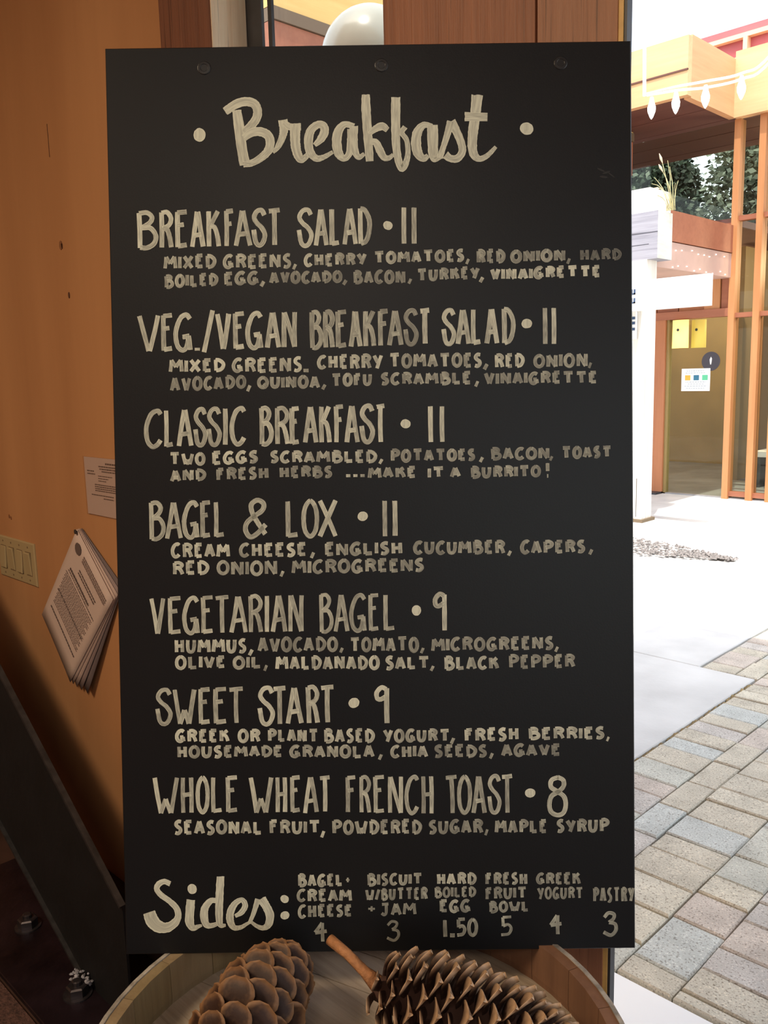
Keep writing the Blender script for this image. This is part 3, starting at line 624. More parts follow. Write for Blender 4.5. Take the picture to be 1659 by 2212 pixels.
for e0, e1 in zip(edges, edges[1:]):
    e0_, e1_ = e0+.0007, e1-.0007; pts = []
    for k in range(13): v_ = e0_+(e1_-e0_)*k/12; pts.append((math.sqrt(max(1e-6, HR*HR-v_*v_)), v_))
    for k in range(13): v_ = e1_-(e1_-e0_)*k/12; pts.append((-math.sqrt(max(1e-6, HR*HR-v_*v_)), v_))
    MB().prism(pts, HZ-.022, HZ, HM).build('head_board', HEADW, bar)
# ------------------------------------------------------------------ pine cones
def scale_mesh(name, L, Wd, curl0, curl1, thick, round_tip):
    """one woody scale: root at origin, grows along +X, tips bend to +Z"""
    mb = MB(); nu, nv = 9, 6; pts = []; x = z = 0.; rimv = []
    ctr = []
    for i in range(nu+1):
        t_ = i/nu; ph = curl0+(curl1-curl0)*t_**1.3; ctr.append((x, z, ph)); x += L/nu*math.cos(ph); z += L/nu*math.sin(ph)
    for side in (1, -1):
        for i in range(nu+1):
            t_ = i/nu
            w_ = Wd*(.45+.55*min(1, t_*1.6)) if t_ < .62 else Wd*(math.sqrt(max(.0, 1-((t_-.62)/.40)**2)) if round_tip else (1-.84*((t_-.62)/.38)**1.9))
            th = thick*(.35+.9*t_) if t_ < .85 else thick*(1.2 if not round_tip else .8)
            cx_, cz_, ph = ctr[i]
            for j in range(nv+1):
                s_ = -1+2*j/nv; dn = side*th*.5*(1-.75*s_*s_)-.10*Wd*s_*s_*(.8 if round_tip else 1.2)
                mb.v.append((cx_-math.sin(ph)*dn, s_*w_*.5, cz_+math.cos(ph)*dn)); rimv.append(max(max(0, (t_-.84)/.16), abs(s_)**5*min(1, max(0, (t_-.35)*3))))
    N_ = (nu+1)*(nv+1)
    for i in range(nu):
        for j in range(nv):
            q = i*(nv+1)+j; mb.f.append((q, q+nv+1, q+nv+2, q+1)); mb.f.append((N_+q, N_+q+1, N_+q+nv+2, N_+q+nv+1))
    for j in range(nv): q = nu*(nv+1)+j; mb.f.append((q, q+1, N_+q+1, N_+q)); mb.f.append((j+1, j, N_+j, N_+j+1))
    for i in range(nu):
        q = i*(nv+1); mb.f.append((q+nv+1, q, N_+q, N_+q+nv+1)); q += nv; mb.f.append((q, q+nv+1, N_+q+nv+1, N_+q))
    me = bpy.data.meshes.new(name); me.from_pydata(mb.v, [], mb.f); me.update()
    ca_ = me.color_attributes.new('rim', 'FLOAT_COLOR', 'POINT')
    for i, r_ in enumerate(rimv): ca_.data[i].color = (r_, r_, r_, 1)
    for p in me.polygons: p.use_smooth = True
    if not round_tip:   # prickle-bearing boss at the tip
        pass
    return me
def rimsock(nt):
    a = nt.nodes.new('ShaderNodeAttribute'); a.attribute_name = 'rim'; return a.outputs['Fac']
def cone_mat(name, root, tip, L, p0=.45, p1=.95, rim=False):  # ramp puts shaded roots and lit scale edges into the colour
    m, nt, b = new_mat(name); b.inputs['Roughness'].default_value = .62
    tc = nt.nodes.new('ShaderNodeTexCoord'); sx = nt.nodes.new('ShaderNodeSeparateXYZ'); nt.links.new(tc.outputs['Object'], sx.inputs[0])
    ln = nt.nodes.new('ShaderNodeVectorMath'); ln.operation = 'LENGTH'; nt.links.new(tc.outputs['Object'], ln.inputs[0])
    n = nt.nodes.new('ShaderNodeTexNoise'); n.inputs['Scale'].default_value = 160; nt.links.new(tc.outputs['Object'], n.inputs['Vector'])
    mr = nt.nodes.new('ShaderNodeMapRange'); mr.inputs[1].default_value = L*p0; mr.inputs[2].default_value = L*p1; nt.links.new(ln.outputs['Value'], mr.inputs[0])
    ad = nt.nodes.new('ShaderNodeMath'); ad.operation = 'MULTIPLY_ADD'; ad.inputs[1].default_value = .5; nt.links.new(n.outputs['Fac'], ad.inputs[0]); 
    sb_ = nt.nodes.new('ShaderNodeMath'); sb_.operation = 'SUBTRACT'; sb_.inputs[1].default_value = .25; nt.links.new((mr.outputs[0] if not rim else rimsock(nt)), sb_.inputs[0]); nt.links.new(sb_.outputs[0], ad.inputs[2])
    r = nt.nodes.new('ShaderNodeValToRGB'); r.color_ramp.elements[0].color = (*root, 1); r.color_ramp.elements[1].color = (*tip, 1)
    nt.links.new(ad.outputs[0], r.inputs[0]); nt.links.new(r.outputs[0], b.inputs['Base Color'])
    bp = nt.nodes.new('ShaderNodeBump'); bp.inputs['Strength'].default_value = .3; bp.inputs['Distance'].default_value = .001; nt.links.new(n.outputs['Fac'], bp.inputs['Height']); nt.links.new(bp.outputs[0], b.inputs['Normal'])
    return m
def pine_cone(base, apex, rmax, n, me, mat, lab, core_col, spread, prof, seed, tilt=0.0, smin=.35, start=.02):
    base = Vector(base); apex = Vector(apex); ax = (apex-base); Ln = ax.length; ax.normalize()
    o = empty('pine_cone', base, lab, 'pine cone', 'pine cones on the barrel head')
    u = ax.cross(Vector((0, 0, 1))).normalized(); v_ = u.cross(ax).normalized()
    core = MB(); pts = []; rad = []
    for k in range(10): t_ = k/9; pts.append(tuple(base+ax*Ln*(t_*.93))); rad.append(max(.004, rmax*.40*prof(t_)))
    core.tube(pts, rad, 12).build('core', core_col, o, smooth=True)
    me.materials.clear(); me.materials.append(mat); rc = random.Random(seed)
    for i in range(n):
        t_ = start+(.97-start)*(i/(n-1))**.92; th = i*2.39996; pr = prof(t_)
        er = u*math.cos(th)+v_*math.sin(th); root = base+ax*(Ln*t_*.9)+er*(rmax*.30*pr)
        op = spread(t_)+rc.uniform(-.08, .08)
        X = er*math.cos(op)+ax*math.sin(op); Z = ax*math.cos(op)-er*math.sin(op); Y = Z.cross(X)
        s_ = max(smin, pr)*rc.uniform(.93, 1.07)
        ob = bpy.data.objects.new('scale', me); C.objects.link(ob); ob.parent = o
        ob.matrix_basis = Matrix.Translation(root-base) @ Matrix((X, Y, Z)).transposed().to_4x4() @ Matrix.Scale(s_, 4)
    return o
CORE = plain('cone_core', (.07, .03, .02), .8)
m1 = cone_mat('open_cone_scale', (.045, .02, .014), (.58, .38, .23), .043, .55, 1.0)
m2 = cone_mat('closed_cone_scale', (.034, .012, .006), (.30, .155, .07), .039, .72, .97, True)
me1 = scale_mesh('open_scale', .045, .029, -.05, .75, .0036, False)
me2 = scale_mesh('round_scale', .040, .042, .0, .72, .0050, True)
pr1 = lambda t_: (.62+.38*math.sin(min(1, t_/.35)*math.pi/2)) if t_ < .35 else max(.18, math.sqrt(max(0, 1-((t_-.35)/.72)**2)))
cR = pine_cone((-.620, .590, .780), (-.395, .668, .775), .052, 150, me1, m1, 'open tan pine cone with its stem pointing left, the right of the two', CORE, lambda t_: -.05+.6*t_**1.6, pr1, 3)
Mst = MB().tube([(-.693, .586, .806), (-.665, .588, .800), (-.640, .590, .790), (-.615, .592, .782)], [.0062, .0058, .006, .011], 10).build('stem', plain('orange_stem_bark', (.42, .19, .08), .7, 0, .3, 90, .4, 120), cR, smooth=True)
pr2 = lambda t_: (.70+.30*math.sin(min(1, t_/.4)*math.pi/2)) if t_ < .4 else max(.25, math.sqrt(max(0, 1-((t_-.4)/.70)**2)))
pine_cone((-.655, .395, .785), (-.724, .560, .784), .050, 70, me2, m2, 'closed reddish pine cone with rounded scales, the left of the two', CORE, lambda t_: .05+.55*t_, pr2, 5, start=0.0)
# ------------------------------------------------------------------ the menu board and its painted lettering
Ob = Vector((-0.96393822, 0.53061297, 0.37828773+CAMZ)); Ub = Vector((0.70987092, 0.70423518, -0.01166573)).normalized()
Nb = Vector((0.699668, -0.70317085, 0.12655213)).normalized(); Db = Ub.cross(Nb)*-1
Db = Nb.cross(Ub)*-1 if (Nb.cross(Ub)).z > 0 else Nb.cross(Ub)
BW_, BH_ = .6035, 1.0575
BM = Matrix((Ub, Db, Nb)).transposed().to_4x4(); BM.translation = Ob
mbm, nt, b = new_mat('chalkboard_black'); b.inputs['Base Color'].default_value = (.007, .0078, .0095, 1); b.inputs['Roughness'].default_value = .42; b.inputs['Specular IOR Level'].default_value = .32
tc = nt.nodes.new('ShaderNodeTexCoord'); n = nt.nodes.new('ShaderNodeTexNoise'); n.inputs['Scale'].default_value = 500; nt.links.new(tc.outputs['Object'], n.inputs['Vector'])
bpn = nt.nodes.new('ShaderNodeBump'); bpn.inputs['Strength'].default_value = .12; bpn.inputs['Distance'].default_value = .0006; nt.links.new(n.outputs['Fac'], bpn.inputs['Height']); nt.links.new(bpn.outputs[0], b.inputs['Normal'])
bo = MB(); c_ = .0012
P = [(0, 0, -.012), (BW_, 0, -.012), (BW_, BH_, -.012), (0, BH_, -.012), (0, 0, -c_), (BW_, 0, -c_), (BW_, BH_, -c_), (0, BH_, -c_), (c_, c_, 0), (BW_-c_, c_, 0), (BW_-c_, BH_-c_, 0), (c_, BH_-c_, 0)]
bo.v = [tuple(BM @ Vector(p)) for p in P]; bo.f = [(0, 1, 2, 3)]+[(k+(i+1) % 4, k+i, k+4+i, k+4+(i+1) % 4) for k in (0, 4) for i in range(4)]+[(11, 10, 9, 8)]
board = empty('menu_board', tuple(BM @ Vector((BW_/2, BH_, 0))), 'tall black breakfast menu board with hand painted cream lettering', 'menu board')
bo.build('board_panel', mbm, board)
SCW = plain('black_painted_screw', (.010, .0105, .0125), .40)
for x_, y_ in ((113.4, 23.9), (316.9, 23.7), (522.4, 24.1)):
    s_ = MB(); pr_ = [(.0078, 0), (.0078, .0003), (.0070, .0008), (.0045, .0009), (.0040, .0005), (.0005, .0005)]; s_.lathe(pr_, 20, (x_/1000, y_/1000, .0))
    s_.v = [tuple(BM @ Vector(p)) for p in s_.v]; s_.build('screw_head', SCW, board, smooth=False)
SMG = plain('chalk_smudge', (.030, .030, .031), .8)
for x_, y_, a_ in ((568, 146, .6), (574, 149, -.4), (580, 152, .9), (571, 154, .2), (236, 262, 1.1), (90, 520, .3)):
    s_ = MB().prism([(.0030*math.cos(q+a_)*1.6, .0014*math.sin(q)) for q in [k*.785 for k in range(8)]], .0001, .0002, BM @ Matrix.Translation((x_/1000, y_/1000, 0)) @ Matrix.Rotation(a_, 4, 'Z')).build('smudge', SMG, board)
# paint material : u across the stroke, v along it, colour attribute = how much paint covers
mp, nt, b = new_mat('cream_paint_marker'); b.inputs['Roughness'].default_value = .55
uv = nt.nodes.new('ShaderNodeUVMap'); uv.uv_map = 'UVMap'; sx = nt.nodes.new('ShaderNodeSeparateXYZ'); nt.links.new(uv.outputs[0], sx.inputs[0])
at = nt.nodes.new('ShaderNodeAttribute'); at.attribute_name = 'cov'; sc_ = nt.nodes.new('ShaderNodeSeparateColor'); nt.links.new(at.outputs['Color'], sc_.inputs[0])
mpn = nt.nodes.new('ShaderNodeMapping'); mpn.inputs['Scale'].default_value = (4.5, .45, 1); nt.links.new(uv.outputs[0], mpn.inputs['Vector'])
sn = nt.nodes.new('ShaderNodeTexNoise'); sn.inputs['Scale'].default_value = 1.0; sn.inputs['Detail'].default_value = 3; nt.links.new(mpn.outputs[0], sn.inputs['Vector'])
def math_(op, a, b_, clamp=False):
    n_ = nt.nodes.new('ShaderNodeMath'); n_.operation = op; n_.use_clamp = clamp
    for k, q in enumerate((a, b_)):
        if q is None: continue
        if isinstance(q, (int, float)): n_.inputs[k].default_value = q
        else: nt.links.new(q, n_.inputs[k])
    return n_.outputs[0]
fr = math_('FRACT', sx.outputs[0], None)
ed = math_('ABSOLUTE', math_('SUBTRACT', sx.outputs[2] if False else sc_.outputs[1], .5), None)
edge = math_('MULTIPLY', math_('SUBTRACT', ed, .38, True), 1.6)
strk = math_('MULTIPLY', math_('SUBTRACT', sn.outputs['Fac'], .5), .85)
fac = math_('ADD', math_('ADD', sc_.outputs[0], strk), edge, True)
rm_ = nt.nodes.new('ShaderNodeValToRGB'); e = rm_.color_ramp.elements; e[0].position = .0; e[0].color = (.035, .034, .033, 1); e[1].position = 1.; e[1].color = (.76, .77, .61, 1)
q_ = e.new(.55); q_.color = (.30, .30, .245, 1)
nt.links.new(fac, rm_.inputs[0]); nt.links.new(rm_.outputs[0], b.inputs['Base Color'])

GL = {
 'A': ['l.42,0,0,1', 'l.5,0,1,1', 'l.2,.68,.82,.65'], 'B': ['l.06,0,.12,1', 'c.06,.02,.5,.0,.78,.13,.66,.29,.22,.43', 'c.22,.43,.7,.44,1,.66,.9,.88,.5,1,.12,.98'],
 'C': ['c1,.1,.78,0,.32,.1,0,.45,.08,.82,.42,1,.76,.95,1,.82'], 'D': ['l.08,0,.14,1', 'c.06,.0,.55,.06,.98,.34,.96,.66,.66,.92,.14,1'],
 'E': ['l.08,0,.14,1', 'l.08,.02,1,.0', 'l.1,.38,.72,.36', 'l.14,.97,1,.94'], 'F': ['l.08,0,.14,1', 'l.08,.02,1,.0', 'l.1,.38,.8,.36'],
 'G': ['c.95,.12,.7,0,.3,.1,0,.48,.1,.85,.42,1,.72,.92,.88,.62', 'l.45,.63,.92,.6', 'l.86,.6,.98,1'], 'H': ['l.1,0,.14,1', 'l.88,0,.92,1', 'l.1,.5,.9,.47'],
 'I': ['l.5,0,.5,1'], 'J': ['l.1,.03,1,.0', 'c.68,0,.7,.5,.66,.85,.38,1,.05,.84'], 'K': ['l.08,0,.12,1', 'l.9,.0,.2,.44', 'c.2,.42,.6,.46,.85,.7,.98,1'],
 'L': ['l.08,0,.12,1', 'l.12,.97,1,.94'], 'M': ['l.1,0,0,1', 'l.1,0,.5,.6', 'l.9,0,.5,.6', 'l.9,0,1,1'], 'N': ['l.06,0,.06,1', 'l.1,0,.92,1', 'l.94,0,.94,1'],
 'O': ['c.5,0,.12,.18,0,.5,.12,.84,.5,1,.88,.84,1,.5,.88,.18,.5,0'], 'P': ['l.1,0,.14,1', 'c.1,.02,.6,.0,1,.18,.85,.42,.16,.56'],
 'Q': ['c.5,0,.12,.18,0,.5,.12,.84,.5,1,.88,.84,1,.5,.88,.18,.5,0', 'l.55,.65,1,1'], 'R': ['l.1,0,.14,1', 'c.1,.02,.6,.0,.96,.17,.8,.36,.24,.46', 'c.24,.44,.62,.5,.85,.72,1,1'],
 'S': ['c.95,.14,.72,0,.3,.03,.06,.2,.3,.36,.72,.5,1,.7,.82,.93,.5,1,.2,.9,.02,.55'], 's': ['c1,.04,.6,0,.22,.12,.14,.3,.45,.46,.85,.6,.9,.82,.5,1,.0,.94'],
 'T': ['l0,.03,1,.0', 'l.5,.0,.54,1'], 'U': ['c.06,0,.05,.5,.15,.88,.48,1,.8,.88,.93,.5,.94,0'], 'V': ['l.02,0,.5,1', 'l.98,0,.55,1'],
 'W': ['l0,0,.28,1', 'l.28,1,.5,.6', 'l.5,.6,.72,1', 'l1,0,.74,1'], 'w': ['l0,0,.28,1', 'l.28,1,.5,.55', 'l.5,.55,.72,1', 'l1,0,.74,1'], 'X': ['l0,0,1,1', 'l1,0,0,1'], 'Y': ['l0,0,.52,.55', 'l1,0,.4,1'],
 '1': ['l.4,0,.6,1'], '.': ['l.0,.5,1,.5'], ',': ['l.75,.0,.25,1'], '!': ['l.5,0,.55,.62', 'l.3,1,.8,1'], '/': ['l1,0,0,1'], '+': ['l.5,0,.5,1', 'l0,.5,1,.5'],
 '&': ['c.98,.92,.6,.6,.35,.35,.3,.12,.6,.0,.9,.1,.82,.28,.4,.45,.08,.62,.02,.82,.25,1,.6,.9,1,.66'],
 '9': ['c.85,.05,.45,.0,.06,.14,.1,.3,.4,.33,.85,.24', 'l.88,.02,.9,1'], '4': ['l.6,0,0,.52', 'l0,.54,1,.44', 'l.62,0,.66,1'], '3': ['c.05,.2,.4,.0,.85,.06,.8,.26,.45,.42', 'c.45,.42,.95,.5,1,.78,.6,1,.0,.86'],
 '5': ['l.15,.03,1,.0', 'l.15,.03,.2,.5', 'c.2,.5,.7,.42,1,.62,.75,.92,.0,.98'], '0': ['c.5,0,.12,.18,0,.5,.12,.84,.5,1,.88,.84,1,.5,.88,.18,.5,0'],
 '8': ['c.55,0,.14,.08,.1,.26,.5,.38,.9,.52,1,.74,.85,.94,.5,1,.12,.92,.0,.72,.14,.5,.55,.38,.86,.24,.84,.08,.5,.0'],
}
WD = dict(I=.30, M=1.25, W=1.25, w=1.25, T=1.12, L=.88, E=.85, F=.82, N=1.05, O=1.02, Q=1.1, C=.9, G=.98, J=.9, S=.82, s=.82)
WD.update({'/': .75, '.': .55, '1': .35, '!': .5, ',': .5})
def smooth_curve(P, n=7):
    if len(P) < 3: return P
    closed = (P[0]-P[-1]).length < 1e-4
    Q = [P[-2]]+P+[P[1]] if closed else [P[0]*2-P[1]]+P+[P[-1]*2-P[-2]]
    out = []
    for i in range(1, len(Q)-2):
        a, b_, c, d_ = Q[i-1:i+3]
        for k in range(n):
            t = k/n; out.append(.5*((2*b_)+(c-a)*t+(2*a-5*b_+4*c-d_)*t*t+(3*b_-a-3*c+d_)*t**3))
    out.append(P[-1]); return out
class Ink:
    def __init__(s): s.v = []; s.f = []; s.uv = []; s.col = []; s.k = 0
    def ribbon(s, P, w, cov, fade, rnd, blob=True):
        """P: list of 2D mm points; w: width or list"""
        n = len(P); L = 0; ws = w if isinstance(w, list) else [w]*n; z = .00035+.000025*(s.k % 9); s.k += 1
        lens = [0]
        for i in range(1, n): lens.append(lens[-1]+(P[i]-P[i-1]).length)
        T = max(lens[-1], 1e-6); b0 = len(s.v)
        for i in range(n):
            t = (P[min(i+1, n-1)]-P[max(i-1, 0)]); t = t.normalized() if t.length > 1e-9 else Vector((0, 1)); nn = Vector((-t.y, t.x))
            jit = rnd.uniform(-.05, .05); f_ = lens[i]/T
            cv = cov*(1-fade*f_)
            if blob and f_ > .93: cv += .18
            for sd in (-1, -.5, 0, .5, 1):
                p = P[i]+nn*(ws[i]*.5*sd*(1+jit*abs(sd)))
                if i == 0: p = p-t*ws[i]*.05*rnd.uniform(-1, 1)
                s.v.append((p.x/1000, p.y/1000, z)); s.uv.append((sd*.5+.5+rn_(rnd), lens[i]/max(ws[i], .1)+s.k*3.7)); s.col.append((max(0, cv), sd*.5+.5, 0, 1))
        for i in range(n-1):
            for j in range(4): q = b0+i*5+j; s.f.append((q, q+1, q+6, q+5))
    def disc(s, c, r, cov, rnd):
        b0 = len(s.v); z = .00055; s.v.append((c.x/1000, c.y/1000, z)); s.uv.append((.5, s.k)); s.col.append((cov, .5, 0, 1)); n = 20; s.k += 1
        ph = rnd.uniform(0, 6)
        for k in range(n):
            a = 6.28318*k/n; rr_ = r*(1+.06*math.sin(2*a+ph)+rnd.uniform(-.03, .03)); s.v.append(((c.x+rr_*math.cos(a))/1000, (c.y+rr_*math.sin(a))/1000, z)); s.uv.append((.5+.5*math.cos(a), s.k+.5*math.sin(a))); s.col.append((cov, 1., 0, 1))
        for k in range(n): s.f.append((b0, b0+1+k, b0+1+(k+1) % n))
    def build(s, name):
        me = bpy.data.meshes.new(name); V = [BM @ Vector(p)-Vector(board['_o']) for p in s.v]; me.from_pydata([tuple(p) for p in V], [], s.f); me.update()
        if me.polygons and me.polygons[0].normal.dot(Nb) < 0: me.flip_normals()
        ul = me.uv_layers.new(name='UVMap'); ca_ = me.color_attributes.new('cov', 'FLOAT_COLOR', 'POINT')
        for i, c in enumerate(s.col): ca_.data[i].color = c
        for lp in me.loops: ul.data[lp.index].uv = s.uv[lp.vertex_index]
        me.materials.append(mp); o = bpy.data.objects.new(name, me); C.objects.link(o); o.parent = board; return o
def rn_(r): return 0
def bil(q, u, v_):
    a = q[0]+(q[1]-q[0])*u; b_ = q[3]+(q[2]-q[3])*u; return a+(b_-a)*v_
def glyph(ink_, ch, q, sw, cov, rnd, fade):
    """q: four corners (outer box) in mm; the centre lines are inset by half a stroke"""
    w_ = ((q[1]-q[0]).length+(q[2]-q[3]).length)/2; h_ = ((q[3]-q[0]).length+(q[2]-q[1]).length)/2
    if ch in '.,': sw = h_*.85 if ch == '.' else w_*.62
    iu, iv = (0, 0) if ch in '.,' else (min(.5, sw*.46/max(w_, .1)), min(.5, sw*.30/max(h_, .1)))
    if ch in 'I1' or ch in ',.': iu = min(iu, .5)
    for s_ in GL[ch]:
        nums = [float(t) for t in s_[1:].split(',')]; P = []
        for a, b_ in zip(nums[::2], nums[1::2]): P.append(bil(q, iu+(1-2*iu)*a, iv+(1-2*iv)*b_))
        if s_[0] == 'c': P = smooth_curve(P)
        else:
            A, B_ = P[0], P[1]; bend = Vector((-(B_-A).y, (B_-A).x))*rnd.uniform(-.012, .012); P = [A+(B_-A)*t+bend*math.sin(t*3.14) for t in (0, .25, .5, .75, 1)]
        cv = cov*rnd.uniform(.78, 1.08); ink_.ribbon(P, sw*rnd.uniform(.94, 1.05), cv, fade*rnd.uniform(.4, 1.3), rnd)
